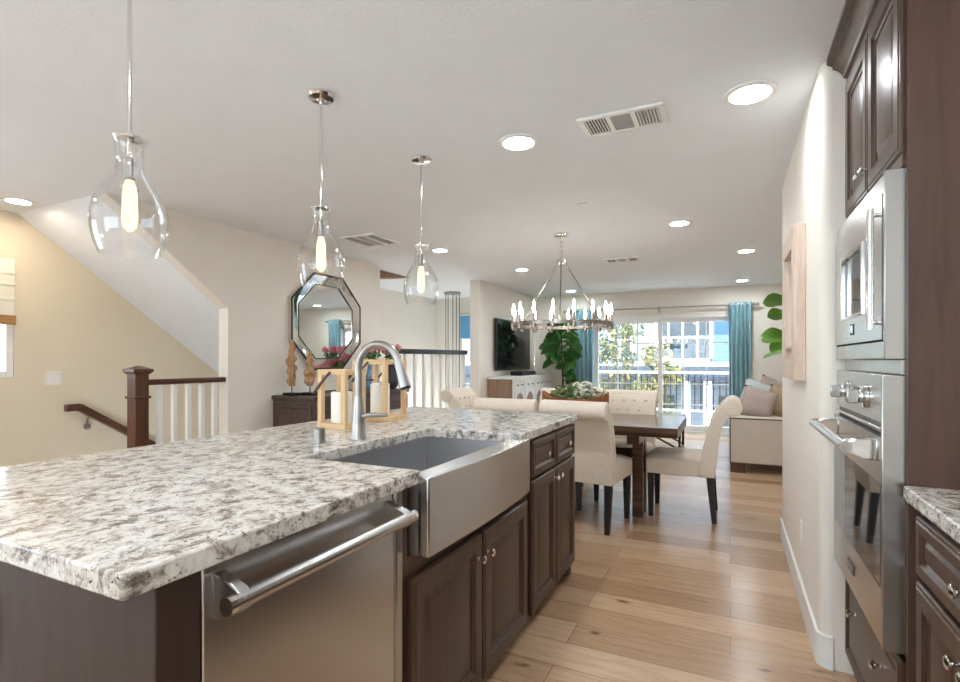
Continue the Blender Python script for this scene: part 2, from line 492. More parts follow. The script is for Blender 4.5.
# kitchen wall block with a rounded corner
bm = nb()
poly = [(1.02, 2.485)]
for k in range(7):
    a = PI * 1.5 - PI / 2 * k / 6
    poly.append((XR + .045 + .045 * math.cos(a), 2.485 + .045 + .045 * math.sin(a)))
for k in range(7):
    a = PI - PI / 2 * k / 6
    poly.append((XR + .02 + .02 * math.cos(a), 4.2 - .02 + .02 * math.sin(a)))
poly.append((1.02, 4.2))
prism(bm, poly, 2, 0, CEIL)
struct('wall_right', bm, 'paint', 'cream wall beside the oven with rounded corner', 'wall')
struct('wall_kitchen', box(nb(), 1.02, 1.5, -2.6, 4.2, 0, CEIL), 'paint', 'wall behind the oven cabinets', 'wall')
struct('wall_living', box(nb(), 1.4, 1.5, 4.2, YB, 0, CEIL), 'paint', 'living room wall behind the sofa', 'wall')
struct('wall_rear', wall_hole(nb(), 0, XL, 1.5, -2.7, -2.6, 0, CEIL, (-2.8, .2, 1.15, 2.25)), 'paint', 'wall behind the camera with a wide window', 'wall')

def baseboard(name, poly, label):
    struct(name, prism(nb(), poly, 2, 0, .135), 'trim', label, 'baseboard', bevel=.004)
bm = nb()
t = .014
out = [(1.0, 2.485 - t)]
inn = [(1.0, 2.485)]
out = []; inn = []
for k in range(7):
    a = PI * 1.5 - PI / 2 * k / 6
    c, s_ = math.cos(a), math.sin(a)
    out.append((XR + .045 + (.045 + t) * c, 2.53 + (.045 + t) * s_)); inn.append((XR + .045 + .045 * c, 2.53 + .045 * s_))
out.append((XR - t, 4.2)); inn.append((XR, 4.2))
baseboard('baseboard_right', out + inn[::-1], 'white baseboard wrapping the rounded wall corner')
struct('baseboard_back', box(nb(), DX1 + .02, 1.39, YB - .014, YB, 0, .135), 'trim', 'white baseboard under the back wall curtain', 'baseboard', bevel=.004)
struct('baseboard_television', box(nb(), XT, XT + .014, 7.0, YB, 0, .135), 'trim', 'white baseboard along the television wall', 'baseboard', bevel=.004)
struct('baseboard_mirror', box(nb(), XM, XM + .014, 3.2, 5.43, 0, .135), 'trim', 'white baseboard along the mirror wall', 'baseboard', bevel=.004)

# stairs going down beside the cream wall
bm = nb()
poly = [(2.5, -.02)]
y, z = 2.5, -.02
for i in range(14):
    z -= .19; poly.append((y, z)); y += .27; poly.append((y, z))
poly += [(y, LOW), (2.5, LOW)]
prism(bm, poly, 0, XL, XM - .12)
struct('stairs', bm, 'floor', 'oak stairs descending beside the cream wall', 'stairs')

# ------------------------------------------------------------------ windows and glass door
def framed(name, label, cat, axis, a0, a1, z0, z1, t, depth, fw, cols, rows, mw=.018, first=None, kind='structure'):
    """frame + muntins + glass pane in the plane at t (axis 0: along x)."""
    root = thing(name, label, cat, ((a0 + a1) / 2, t, z0) if axis == 0 else (t, (a0 + a1) / 2, z0), None, kind)
    def B(bm, p, q, za, zb, d):
        if axis == 0: box(bm, p, q, t - d / 2, t + d / 2, za, zb)
        else: box(bm, t - d / 2, t + d / 2, p, q, za, zb)
    f = nb()
    B(f, a0, a0 + fw, z0, z1, depth); B(f, a1 - fw, a1, z0, z1, depth); B(f, a0 + fw, a1 - fw, z0, z0 + fw, depth); B(f, a0 + fw, a1 - fw, z1 - fw, z1, depth)
    obj('frame', f, 'trim', root, bevel=.004)
    if cols > 1 or rows > 1:
        m = nb()
        for i in range(1, cols):
            x = a0 + fw + (a1 - a0 - 2 * fw) * i / cols
            B(m, x - mw / 2, x + mw / 2, z0 + fw, z1 - fw, depth * .4)
        for i in range(1, rows):
            zz = z0 + fw + (z1 - z0 - 2 * fw) * i / rows
            B(m, a0 + fw, a1 - fw, zz - mw / 2, zz + mw / 2, depth * .39)
        obj('muntin_grid', m, 'trim', root)
    g = nb(); B(g, a0 + fw * .8, a1 - fw * .8, z0 + fw * .8, z1 - fw * .8, .004)
    obj('glass_pane', g, 'glass', root)
    return root

framed('window_1', 'white framed window in the warm stair wall', 'window', 1, .9, 2.167, 1.10, 2.02, XL - .05, .09, .05, 2, 1)
framed('window_2', 'tall narrow window at the end of the far stairwell', 'window', 0, -4.72, -3.9, .30, 2.14, 8.94, .06, .05, 2, 4)
framed('window_fill', 'unseen landing window added for daylight on the kitchen ceiling', 'window', 1, -2.4, -.2, .3, 2.3, XL - .05, .07, .06, 3, 1)  # out of view, added so more daylight reaches the kitchen ceiling
framed('window_3', 'wide window behind the camera', 'window', 0, -2.8, .2, 1.15, 2.25, -2.65, .07, .06, 4, 1)
# sliding door: two panels in one casing
dr = thing('door_1', 'white sliding glass door to the balcony', 'door', ((DX0 + DX1) / 2, YB, 0), None, 'structure')
f = nb()
box(f, DX0, DX0 + .05, YB, YB + .12, 0, DZ); box(f, DX1 - .05, DX1, YB, YB + .12, 0, DZ); box(f, DX0 + .05, DX1 - .05, YB, YB + .12, DZ - .05, DZ); box(f, DX0 + .05, DX1 - .05, YB, YB + .12, 0, .04)
obj('door_casing', f, 'trim', dr, bevel=.004)
xm = -1.10
for (p, q, yy) in ((DX0 + .05, xm + .05, YB + .035), (xm - .03, DX1 - .05, YB + .085)):
    pm = nb(); fw = .07
    box(pm, p, p + fw, yy - .02, yy + .02, .04, DZ - .05); box(pm, q - fw, q, yy - .02, yy + .02, .04, DZ - .05)
    box(pm, p + fw, q - fw, yy - .02, yy + .02, .04, .13); box(pm, p + fw, q - fw, yy - .02, yy + .02, DZ - .12, DZ - .05)
    pn = obj('door_panel', pm, 'trim', dr, bevel=.003)
    mm = nb()
    for i in (1, 2):
        x = p + fw + (q - p - 2 * fw) * i / 3
        box(mm, x - .009, x + .009, yy - .009, yy + .009, .13, DZ - .12)
    for i in range(1, 5):
        z = .13 + (DZ - .25) * i / 5
        box(mm, p + fw, q - fw, yy - .0085, yy + .0085, z - .009, z + .009)
    obj('muntin_grid', mm, 'trim', pn)
    obj('glass_pane', box(nb(), p + fw * .8, q - fw * .8, yy - .002, yy + .002, .10, DZ - .09), 'glass', pn)
hd = nb(); box(hd, xm + .06, xm + .08, YB + .03, YB + .06, .95, 1.15)
obj('pull_handle', hd, 'chrome', dr, bevel=.004)

# ------------------------------------------------------------------ outside
by = YB + .12
struct('balcony_floor', box(nb(), -3.4, 1.4, by, by + 1.4, -.2, -.03), 'concrete', 'concrete balcony slab outside the door', 'balcony')
bal = thing('balcony_railing', 'dark balcony railing with pale top rail outside the glass door', 'railing', (-1, by + 1.3, -.03))
obj('top_rail', box(nb(), -3.4, 1.4, by + 1.27, by + 1.33, .97, 1.02), 'trim', bal, bevel=.005)
obj('bottom_rail', box(nb(), -3.4, 1.4, by + 1.28, by + 1.32, .24, .28), 'trim', bal, bevel=.004)
n = 44
for i in range(n):
    x = -3.36 + 4.72 * i / (n - 1)
    obj('baluster', box(nb(), x - .009, x + .009, by + 1.291, by + 1.309, .28, .97), 'dark_rail', bal)
for x in (-3.37, 1.37):
    obj('post', box(nb(), x - .03, x + .03, by + 1.26, by + 1.34, -.03, 1.0), 'trim', bal)
struct('ground', box(nb(), -60, 60, YB + 1.6, 90, -3.2, -3.0), 'asphalt', 'grey street between the houses', 'ground')

YH = 22.0
house = thing('house', 'white sided neighbouring house with wide grid windows opposite the balcony', 'house', (-4, YH, -3))
obj('wall', box(nb(), -16, 9, YH, YH + 8, -3, 7.5), 'siding', house)
obj('roof', prism(nb(), [(YH - .5, 7.3), (YH + 8.5, 7.3), (YH + 4, 9.8)], 0, -16.5, 9.5), 'roof_grey', house)
obj('porch_roof', hexa(nb(), [(-16, YH - 1.3, .62), (-16, YH, 1.0), (-16, YH, .85), (-16, YH - 1.3, .47)], [(9, YH - 1.3, .62), (9, YH, 1.0), (9, YH, .85), (9, YH - 1.3, .47)]), 'roof_grey', house)
obj('trim_band', box(nb(), -16, 9, YH - .06, YH, 1.0, 1.16), 'trim', house)
obj('blue_siding', box(nb(), -.55, 1.6, YH - .05, YH, 1.16, 3.1), 'siding_blue', house)['label'] = 'blue siding panel'
def house_window(x0, x1, z0, z1, cols, rows):
    fr = nb()
    for (p, q, a, b) in ((x0, x0 + .1, z0, z1), (x1 - .1, x1, z0, z1), (x0, x1, z0, z0 + .1), (x0, x1, z1 - .1, z1)):
        box(fr, p, q, YH - .09, YH, a, b)
    for i in range(1, cols):
        x = x0 + (x1 - x0) * i / cols; box(fr, x - .04, x + .04, YH - .08, YH, z0, z1)
    for i in range(1, rows):
        z = z0 + (z1 - z0) * i / rows; box(fr, x0, x1, YH - .07, YH, z - .03, z + .03)
    w = obj('window_frame', fr, 'trim', house)
    obj('pane', box(nb(), x0 + .05, x1 - .05, YH - .03, YH + .02, z0 + .05, z1 - .05), 'house_glass', w)
house_window(-2.75, -.62, 1.2, 3.05, 4, 2)
house_window(-4.6, -3.6, 1.25, 2.9, 2, 2)
house_window(-8.2, -6.6, 1.25, 2.9, 2, 2)
for x in (-7.2, -4.9, -1.5, -.75, .9):
    obj('porch_column', box(nb(), x - .14, x + .14, YH - 1.1, YH - .82, -3, .5), 'trim', house)
for (x0, x1) in ((-6.9, -5.2), (-4.5, -2.0), (-.4, 2.2)):
    gd = nb(); box(gd, x0, x1, YH - .05, YH + .02, -3, -.15)
    obj('garage_door', gd, 'garage', house)

def leaf_cloud(bm, blobs, count, size, rnd):
    for i in range(count):
        c, r = rnd.choice(blobs)
        d = Vector((rnd.gauss(0, 1), rnd.gauss(0, 1), rnd.gauss(0, 1)))
        d.normalize(); d *= r * rnd.random() ** .5
        p = Vector(c) + d
        u = Vector((rnd.gauss(0, 1), rnd.gauss(0, 1), rnd.gauss(0, 1))).normalized()
        w = u.cross(Vector((rnd.gauss(0, 1), rnd.gauss(0, 1), rnd.gauss(0, 1)))).normalized()
        s = size * rnd.uniform(.6, 1.3)
        n_ = u.cross(w)
        v = [bm.verts.new(p - u * s), bm.verts.new(p + w * s * .45 + n_ * s * .12), bm.verts.new(p + u * s), bm.verts.new(p - w * s * .45 + n_ * s * .12)]
        bm.faces.new(v)
    return bm

def tree(x, y, blobs, count, label, ymat, ycount, size=.085):
    rnd = random.Random(int(x * 100))
    t_ = thing('street_tree', label, 'tree', (x, y, -3), 'trees outside the balcony')
    tr = nb(); tube(tr, [(x, y, -3), (x + .05, y, -1.5), (x - .05, y, -.2), (x, y, .9)], [.1, .08, .06, .03], 8)
    for b, r in blobs: tube(tr, [(x, y, -.6), ((x + b[0]) / 2 + .05, (y + b[1]) / 2, (b[2] - .6) / 2), b], [.045, .03, .012], 6)
    obj('trunk', tr, 'bark', t_)
    obj('foliage', leaf_cloud(nb(), blobs, count, size, rnd), 'tree_leaf', t_, flat=True)
    if ycount: obj('blossom', leaf_cloud(nb(), blobs, ycount, size, rnd), ymat, t_, flat=True)
tree(-2.85, 15.1, [((-3.0, 15.1, 1.93), .5), ((-2.6, 15.2, 2.13), .45), ((-3.3, 15.0, 1.42), .45), ((-2.7, 14.95, 1.1), .5), ((-3.2, 15.1, .38), .5), ((-2.4, 15.0, .38), .45)], 800, 'taller sparse leafy tree seen through the door pane next to the curtain', 'tree_yellow', 420)
tree(-1.62, 13.2, [((-1.63, 13.2, 1.34), .38), ((-1.35, 13.2, .88), .38), ((-1.77, 13.2, .55), .42), ((-1.58, 13.1, 0), .46)], 380, 'shorter yellow leafed tree seen behind the door mullion', 'tree_yellow', 520)
sh = thing('garden_shrub', 'bright yellow green shrub below the balcony railing', 'shrub', (-4.2, 17.0, -3))
rs = random.Random(4)
obj('foliage', leaf_cloud(nb(), [((-4.3, 17.0, -1.1), .9), ((-3.6, 17.0, -1.4), .8), ((-4.9, 17.0, -1.6), .9), ((-3.9, 17.0, -2.2), .85)], 2200, .12, rs), 'tree_yellow', sh, flat=True)

# ------------------------------------------------------------------ ceiling fixtures
def downlight(x, y, label, warm=False, r=.075, soft=False):
    t_ = thing('recessed_light', label, 'ceiling light', (x, y, CEIL), 'recessed ceiling lights')
    obj('trim_ring', lathe(nb(), [(r + .025, 0), (r + .025, -.006), (r + .012, -.012), (r, -.010), (r, -.004)], 28, (x, y, CEIL), False, False), 'trim', t_)
    obj('lens', lathe(nb(), [(r, -.005), (r, -.006)], 24, (x, y, CEIL), True, True), ('lens_warm' if warm else 'lens') if not soft else 'lens_soft', t_, flat=True)
for a in ((-1.05, 2.67, 'glowing recessed ceiling light beside the big vent, nearest the pendants', False, .085),
          (.08, 2.63, 'largest glowing recessed light, on the ceiling by the oven wall', False, .085, True),
          (-.40, 4.85, 'recessed ceiling light between the chandelier and the framed wall mirror', False),
          (.16, 6.40, 'recessed ceiling light above the sofa end', False),
          (.16, 8.75, 'recessed ceiling light near the back wall above the teal curtain by the sofa', False),
          (-2.49, 6.45, 'recessed ceiling light before the television wall, beside the chandelier chain', False),
          (-2.49, 8.80, 'small recessed ceiling light just behind the chandelier rods', False),
          (-2.85, 4.92, 'recessed ceiling light beside the farthest glass pendant', False),
          (-4.83, 2.02, 'warm recessed ceiling light above the stairs', True)):
    downlight(*a)
# unseen lamps added to light the kitchen, carrying on the ceiling grid
downlight(-1.05, .5, 'unseen recessed ceiling light added over the near end of the island', False)
downlight(.08, .5, 'unseen recessed ceiling light added over the kitchen aisle', False)
downlight(-1.05, -1.6, 'unseen recessed ceiling light added behind the camera', False)
downlight(-3.2, .4, 'unseen recessed ceiling light added beside the stair landing', True)

def vent(name_label, x0, x1, y0, y1, big):
    t_ = thing('ceiling_vent', name_label, 'vent', ((x0 + x1) / 2, (y0 + y1) / 2, CEIL), 'ceiling vents')
    z = CEIL
    f = nb(); w = .028
    box(f, x0, x1, y0, y0 + w, z - .012, z); box(f, x0, x1, y1 - w, y1, z - .012, z)
    box(f, x0, x0 + w, y0 + w, y1 - w, z - .012, z); box(f, x1 - w, x1, y0 + w, y1 - w, z - .012, z)
    L = x1 - x0 - 2 * w
    for i in (1, 2):
        x = x0 + w + L * i / 3; box(f, x - .012, x + .012, y0 + w, y1 - w, z - .012, z)
    obj('vent_frame', f, 'trim', t_, bevel=.002)
    obj('duct_backing', box(nb(), x0 + w, x1 - w, y0 + w, y1 - w, z - .002, z - .0005), 'vent_dark', t_)
    obj('damper', box(nb(), x0 + w + L / 3 + .012, x0 + w + 2 * L / 3 - .012, y0 + w, y1 - w, z - .008, z - .003), 'grey_damper', t_)
    for half in (range(8), range(16, 24)):
      s_ = nb()
      for i in half:
        x = x0 + w + L * (i + .5) / 24
        hexa(s_, [(x - .008, y0 + w, z - .003), (x - .005, y0 + w, z - .003), (x + .005, y0 + w, z - .011), (x + .002, y0 + w, z - .011)],
             [(x - .008, y1 - w, z - .003), (x - .005, y1 - w, z - .003), (x + .005, y1 - w, z - .011), (x + .002, y1 - w, z - .011)])
      obj('louver_slats', s_, 'trim', t_)
vent('large white ceiling vent between two recessed lights', -.69, -.28, 2.54, 2.77, True)
vent('small white ceiling vent beyond the chandelier', -1.37, -.96, 6.2, 6.46, False)
vent('white ceiling vent near the mirror wall and middle pendant', -3.44, -3.03, 3.98, 4.43, False)
sd = thing('sprinkler_cover', 'small round white sprinkler cover on the ceiling before the chandelier', 'sprinkler', (-1.03, 3.97, CEIL))
obj('cover_disc', lathe(nb(), [(.045, 0), (.045, -.006), (.03, -.012)], 24, (-1.03, 3.97, CEIL)), 'trim', sd)
sm = thing('smoke_alarm', 'pale round detector on the ceiling behind the nearest pendant', 'detector', (-3.75, 2.2, CEIL))
obj('alarm_body', lathe(nb(), [(.06, 0), (.06, -.02), (.045, -.03)], 24, (-3.75, 2.2, CEIL)), 'trim', sm)

# pendants over the island
def pendant(x, y, label):
    t_ = thing('glass_pendant', label, 'pendant light', (x, y, CEIL), 'glass pendants over the island')
    zt = 1.928
    obj('canopy', lathe(nb(), [(.06, 0), (.062, -.008), (.055, -.018), (.02, -.022), (.012, -.03)], 32, (x, y, CEIL)), 'chrome', t_)
    obj('rod', tube(nb(), [(x, y, CEIL - .02), (x, y, zt - .10)], .006, 10), 'chrome', t_)
    g = nb()
    pr = [(.048, 0), (.043, -.010), (.037, -.025), (.036, -.07), (.039, -.10), (.054, -.13), (.078, -.165), (.096, -.200), (.104, -.24), (.103, -.285), (.095, -.325), (.083, -.358)]
    lathe(g, [(r, z) for r, z in pr], 40, (x, y, zt), False, False)
    lathe(g, [(r - .0025, z) for r, z in reversed(pr)], 40, (x, y, zt), False, False)
    lathe(g, [(.046, .0), (.0478, .0)], 40, (x, y, zt), False, False); lathe(g, [(.0805, -.358), (.083, -.358)], 40, (x, y, zt), False, False)
    obj('glass_jug', g, 'lamp_glass', t_)
    c = nb(); lathe(c, [(.030, .006), (.036, .003), (.036, -.004), (.012, -.006)], 28, (x, y, zt))
    obj('collar', c, 'chrome', t_)
    obj('socket', lathe(nb(), [(.010, -.06), (.016, -.065), (.016, -.125), (.012, -.13)], 18, (x, y, zt)), 'nickel', t_)
    b = obj('bulb', lathe(nb(), [(.011, -.13), (.017, -.15), (.020, -.17), (.022, -.25), (.018, -.275), (.006, -.288)], 20, (x, y, zt)), 'bulb_glow', t_)
pendant(-1.683, .985, 'nearest clear glass jug pendant, at the stair end of the island')
pendant(-1.67, 1.81, 'middle clear glass jug pendant, hanging before the octagonal mirror')
pendant(-1.66, 2.64, 'farthest clear glass jug pendant, hanging before the far stair railing')

# wagon wheel chandelier
cx, cy = -1.45, 4.80
ch = thing('ring_chandelier', 'round nickel chandelier ringed with candle lamps above the dining table', 'chandelier', (cx, cy, CEIL))
obj('canopy', lathe(nb(), [(.075, 0), (.075, -.012), (.06, -.022), (.015, -.026)], 32, (cx, cy, CEIL)), 'chrome', ch)
zr = 1.575; zh = 2.17; rr = .46
for i in range(4):
    zc = CEIL - .05 - i * .045
    pts = []
    for k in range(13):
        a = 2 * PI * k / 12
        u = .014 * math.cos(a); v = .026 * math.sin(a)
        pts.append((cx + (u if i % 2 else 0), cy + (0 if i % 2 else u), zc + v))
    obj('chain_link', tube(nb(), pts, .004, 6, False), 'chrome', ch)
obj('hub', lathe(nb(), [(.01, .06), (.02, .03), (.05, .025), (.052, -.01), (.03, -.02)], 28, (cx, cy, zh)), 'chrome', ch)
rg = nb()
n = 64
prof = [(rr - .02, -.016), (rr + .02, -.016), (rr + .02, .016), (rr - .02, .016)]
rings = []
for k in range(n):
    a = 2 * PI * k / n
    rings.append([rg.verts.new((cx + r * math.cos(a), cy + r * math.sin(a), zr + z)) for r, z in prof])
for k in range(n):
    A, B = rings[k], rings[(k + 1) % n]
    for i in range(4):
        j = (i + 1) % 4
        rg.faces.new((A[i], A[j], B[j], B[i]))
obj('ring', rg, 'ring_metal', ch)
for k in range(3):
    a = R(-75) + 2 * PI * k / 3
    obj('hanging_rod', tube(nb(), [(cx + .04 * math.cos(a), cy + .04 * math.sin(a), zh), (cx + rr * math.cos(a), cy + rr * math.sin(a), zr + .01)], .006, 8), 'ring_metal', ch)
for k in range(16):
    a = 2 * PI * (k + .35) / 16
    px, py = cx + rr * math.cos(a), cy + rr * math.sin(a)
    cs = obj('candle_socket', lathe(nb(), [(.012, -.05), (.022, -.045), (.024, .012), (.013, .02), (.012, .085)], 14, (px, py, zr)), 'ring_metal', ch)
    obj('candle_bulb', lathe(nb(), [(.008, .085), (.012, .105), (.014, .125), (.009, .165), (.002, .195)], 12, (px, py, zr)), 'candle_bulb', cs)

# multi cord pendant over the far stairwell
mx, my = -4.44, 8.1
mc = thing('multi_cord_pendant', 'round dark plate with thin cords hanging into the far stairwell', 'pendant light', (mx, my, CEIL))
obj('ceiling_plate', lathe(nb(), [(.15, 0), (.15, -.03), (.13, -.035)], 32, (mx, my, CEIL)), 'nickel', mc)
for k in range(5):
    a = R(64.3) + 2 * PI * (k + .3) / 5
    px, py = mx + .125 * math.cos(a), my + .125 * math.sin(a)
    zl = -.2 - .25 * k
    co = obj('cord', tube(nb(), [(px, py, CEIL - .03), (px, py, zl)], .007, 6), 'dark_edge', mc)
    obj('fill_globe', ball(nb(), (px, py, zl - .06), .07), 'fill_globe', co)  # unseen cord ends, made to glow to light the stairwell

# ------------------------------------------------------------------ kitchen island
XF = -.83            # face of the island boxes
ZC = .925            # worktop surface
CT = .040
CX0, CX1, CY0, CY1 = -1.94, -.80, .457, 2.98
NX, NY0, NY1 = -1.262, 1.268, 2.06
def arc(cx_, cy_, r, a0, a1, n=5): return [(cx_ + r * math.cos(R(a0 + (a1 - a0) * k / n)), cy_ + r * math.sin(R(a0 + (a1 - a0) * k / n))) for k in range(n + 1)]
r_ = .010
poly = arc(CX0 + r_, CY0 + r_, r_, 180, 270) + arc(CX1 - r_, CY0 + r_, r_, 270, 360)
poly += [(CX1, NY0), (NX + .012, NY0)] + arc(NX + .012, NY0 + .012, .012, 270, 180)[1:] + arc(NX + .012, NY1 - .012, .012, 180, 90) + [(CX1, NY1)]
poly += arc(CX1 - r_, CY1 - r_, r_, 0, 90) + arc(CX0 + r_, CY1 - r_, r_, 90, 180)
tag(obj('island_worktop', prism(nb(), poly, 2, ZC - CT, ZC), 'granite', bevel=.005, seg=3), 'pale speckled granite worktop with the sink cut into the island', 'countertop')
ZK = ZC - CT - .001     # top of the boxes

ep = thing('island_end_gable', 'dark wood end panel under the near end of the island', 'cabinet panel', (-1.3, .56, 0))
obj('panel', box(nb(), -1.60, XF, .525, .605, 0, ZK), 'cab_shaded', ep, bevel=.003)
op = obj('outlet_plate', box(nb(), -1.42, -1.332, .5195, .525, .64, .765), 'brown_plate', ep, bevel=.002)
op['label'] = 'outlet plate with blue rim'
f = nb(); box(f, -1.332, -1.329, .5215, .525, .637, .768); box(f, -1.423, -1.420, .5215, .525, .637, .768); box(f, -1.420, -1.332, .5215, .525, .637, .640); box(f, -1.420, -1.332, .5215, .525, .765, .768)
obj('rim', f, 'teal_edge', op)
bp = thing('island_back_gable', 'dark wood back panel of the island facing the stairs', 'cabinet panel', (-1.62, 1.7, 0))
obj('panel', box(nb(), -1.62, -1.602, .525, 2.95, 0, ZK), 'cab', bp, bevel=.003)

# dishwasher
dw = thing('dishwasher', 'stainless steel dishwasher with a bar handle in the island', 'dishwasher', (-1.1, .91, 0))
obj('tub', box(nb(), -1.40, XF - .02, .608, 1.222, .10, .878), 'black_plastic', dw)
prof = [(XF - .02, .12), (XF, .12), (XF + .004, .16), (XF + .004, .80), (XF - .002, .880), (XF - .02, .880)]
obj('door', prism(nb(), prof, 1, .6065, 1.178), 'steel', dw, bevel=.004)
obj('side_strip', box(nb(), XF - .02, XF + .004, 1.184, 1.222, .12, .880), 'steel_v', dw, bevel=.008, seg=3)
obj('kick_plate', box(nb(), XF - .06, XF - .04, .61, 1.222, 0, .11), 'black_plastic', dw)
hb = obj('handle', tube(nb(), [(XF + .062, .612, .822), (XF + .062, 1.178, .822)], .0155, 20), 'steel', dw)
for (a, b) in ((.628, .652), (1.140, 1.164)):
    c = nb()
    prism(c, [(XF + .001, .775), (XF + .001, .862), (XF + .03, .852), (XF + .062, .842), (XF + .076, .830), (XF + .076, .812), (XF + .062, .800), (XF + .03, .785)], 1, a, b)
    obj('handle_bracket', c, 'steel_v', hb, bevel=.003)
for yy in (.606, 1.172):
    obj('end_cap', tube(nb(), [(XF + .062, yy, .822), (XF + .062, yy + .012, .822)], .0165, 20), 'chrome', hb)

def knob(name, p, N, parent, s=1.0, mat='chrome'):
    """a turned knob on the axis N from p."""
    N = Vector(N); p = Vector(p)
    pr = [(0, .007), (.004, .007), (.006, .005), (.014, .0045), (.018, .010), (.022, .0145), (.027, .0145), (.031, .010), (.032, .002)]
    return obj(name, tube(nb(), [p + N * a * s for a, _ in pr], [b * s for _, b in pr], 16), mat, parent)

def cabinet_front(root, X, sgn, y0, y1, z0, z1, kind, kpos, kname='knob'):
    b = nb()
    rings_panel(b, (X, y0, z0), (0, 1, 0), (0, 0, 1), (sgn, 0, 0), y1 - y0, z1 - z0, DOOR if kind == 'door' else DRAWER)
    d = obj('drawer_front' if kind == 'drawer' else 'door', b, 'cab', root, ang=25)
    for (ky, kz) in kpos: knob(kname, (X + sgn * .018, ky, kz), (sgn, 0, 0), d)
    return d

# sink base and end cabinet in the island
sb = thing('sink_base_cabinet', 'dark wood sink cabinet with two knobbed doors below the apron sink', 'cabinet', (-1.1, 1.7, 0))
c = nb(); box(c, -1.60, XF - .002, 1.226, 1.25, .09, ZK); box(c, -1.60, XF - .002, 2.10, 2.215, .09, ZK); box(c, -1.60, XF - .004, 1.25, 2.10, .09, .676); box(c, -1.60, -1.29, 1.25, 2.10, .676, ZK)
obj('carcass', c, 'cab', sb, bevel=.002)
obj('toe_kick', box(nb(), -1.60, XF - .07, 1.226, 2.215, 0, .09), 'cab', sb)
cabinet_front(sb, XF, 1, 1.245, 1.705, .075, .615, 'door', [(1.672, .53)])
cabinet_front(sb, XF, 1, 1.715, 2.175, .075, .615, 'door', [(1.748, .53)])
ec = thing('island_end_cabinet', 'dark wood cabinet with two drawers over two doors at the dining end', 'cabinet', (-1.1, 2.59, 0))
obj('carcass', box(nb(), -1.60, XF - .002, 2.218, 2.962, .09, ZK), 'cab', ec, bevel=.002)
obj('toe_kick', box(nb(), -1.60, XF - .07, 2.22, 2.95, 0, .09), 'cab', ec)
obj('corner_foot', box(nb(), XF - .07, XF - .004, 2.90, 2.958, 0, .09), 'cab_side', ec, bevel=.004)
for (a, b, k) in ((2.232, 2.588, 2.556), (2.594, 2.952, 2.626)):
    cabinet_front(ec, XF, 1, a, b, .075, .685, 'door', [(k, .64)])
    cabinet_front(ec, XF, 1, a, b, .70, .872, 'drawer', [((a + b) / 2, .786)])

# apron sink
sk = thing('apron_sink', 'stainless steel apron front sink set into the island', 'sink', (-1.0, 1.67, .68))
b = nb()
YA, YZ = 1.256, 2.080
box(b, -1.278, -.802, 1.258, 2.073, .682, .692)
box(b, -1.278, -1.270, 1.258, 2.073, .692, .8845); box(b, -1.270, -.80, 1.258, 1.266, .692, .8845); box(b, -1.270, -.80, 2.065, 2.073, .692, .8845)
obj('basin', b, 'steel_sink', sk)
poly = [(-.797, YA), (-.765, YA)]
for k in range(1, 12):
    y = YA + (YZ - YA) * k / 12
    poly.append((-.765 + .014 * math.sin(PI * k / 12), y))
poly += [(-.765, YZ), (-.797, YZ), (-.797, NY1 - .003), (-.838, NY1 - .003), (-.838, NY0 + .003), (-.797, NY0 + .003)]
obj('apron', prism(nb(), poly, 2, .680, .907), 'steel', sk, bevel=.006, seg=3)
obj('drain', lathe(nb(), [(.045, .693), (.04, .696), (.02, .694)], 24, (-1.03, 1.67, 0)), 'chrome', sk)

# faucet
fx, fy = -1.345, 1.67
fc = thing('kitchen_faucet', 'brushed nickel gooseneck faucet behind the apron sink', 'faucet', (fx, fy, ZC))
obj('base_body', lathe(nb(), [(.030, 0), (.030, .008), (.026, .014), (.0255, .07), (.0215, .12), (.0165, .17)], 28, (fx, fy, ZC)), 'nickel', fc)
pts = [(fx, fy, ZC + .15), (fx, fy, 1.18)]
for k in range(15):
    a = PI - PI * .93 * k / 14
    pts.append((fx + .098 + .098 * math.cos(a), fy, 1.205 + .098 * math.sin(a)))
obj('gooseneck', tube(nb(), pts, .0145, 18), 'nickel', fc)
e0 = Vector(pts[-1]); dv = (Vector(pts[-1]) - Vector(pts[-2])).normalized()
hd = obj('spray_head', tube(nb(), [e0 - dv * .01, e0, e0 + dv * .03, e0 + dv * .095], [.015, .017, .0185, .0235], 18), 'nickel', fc)
obj('spray_face', tube(nb(), [e0 + dv * .094, e0 + dv * .104], [.021, .019], 18), 'black_plastic', hd)
obj('lever', tube(nb(), [(fx + .02, fy, 1.015), (fx + .045, fy + .01, 1.02), (fx + .09, fy + .05, 1.018), (fx + .10, fy + .06, 1.018)], [.010, .010, .0075, .006], 12), 'nickel', fc)
ag = thing('air_gap', 'short nickel air gap cylinder beside the faucet', 'air gap', (-1.41, 1.52, ZC))
obj('cap', lathe(nb(), [(.026, 0), (.026, .004), (.0215, .006), (.0215, .052), (.018, .056)], 24, (-1.41, 1.52, ZC)), 'nickel', ag)

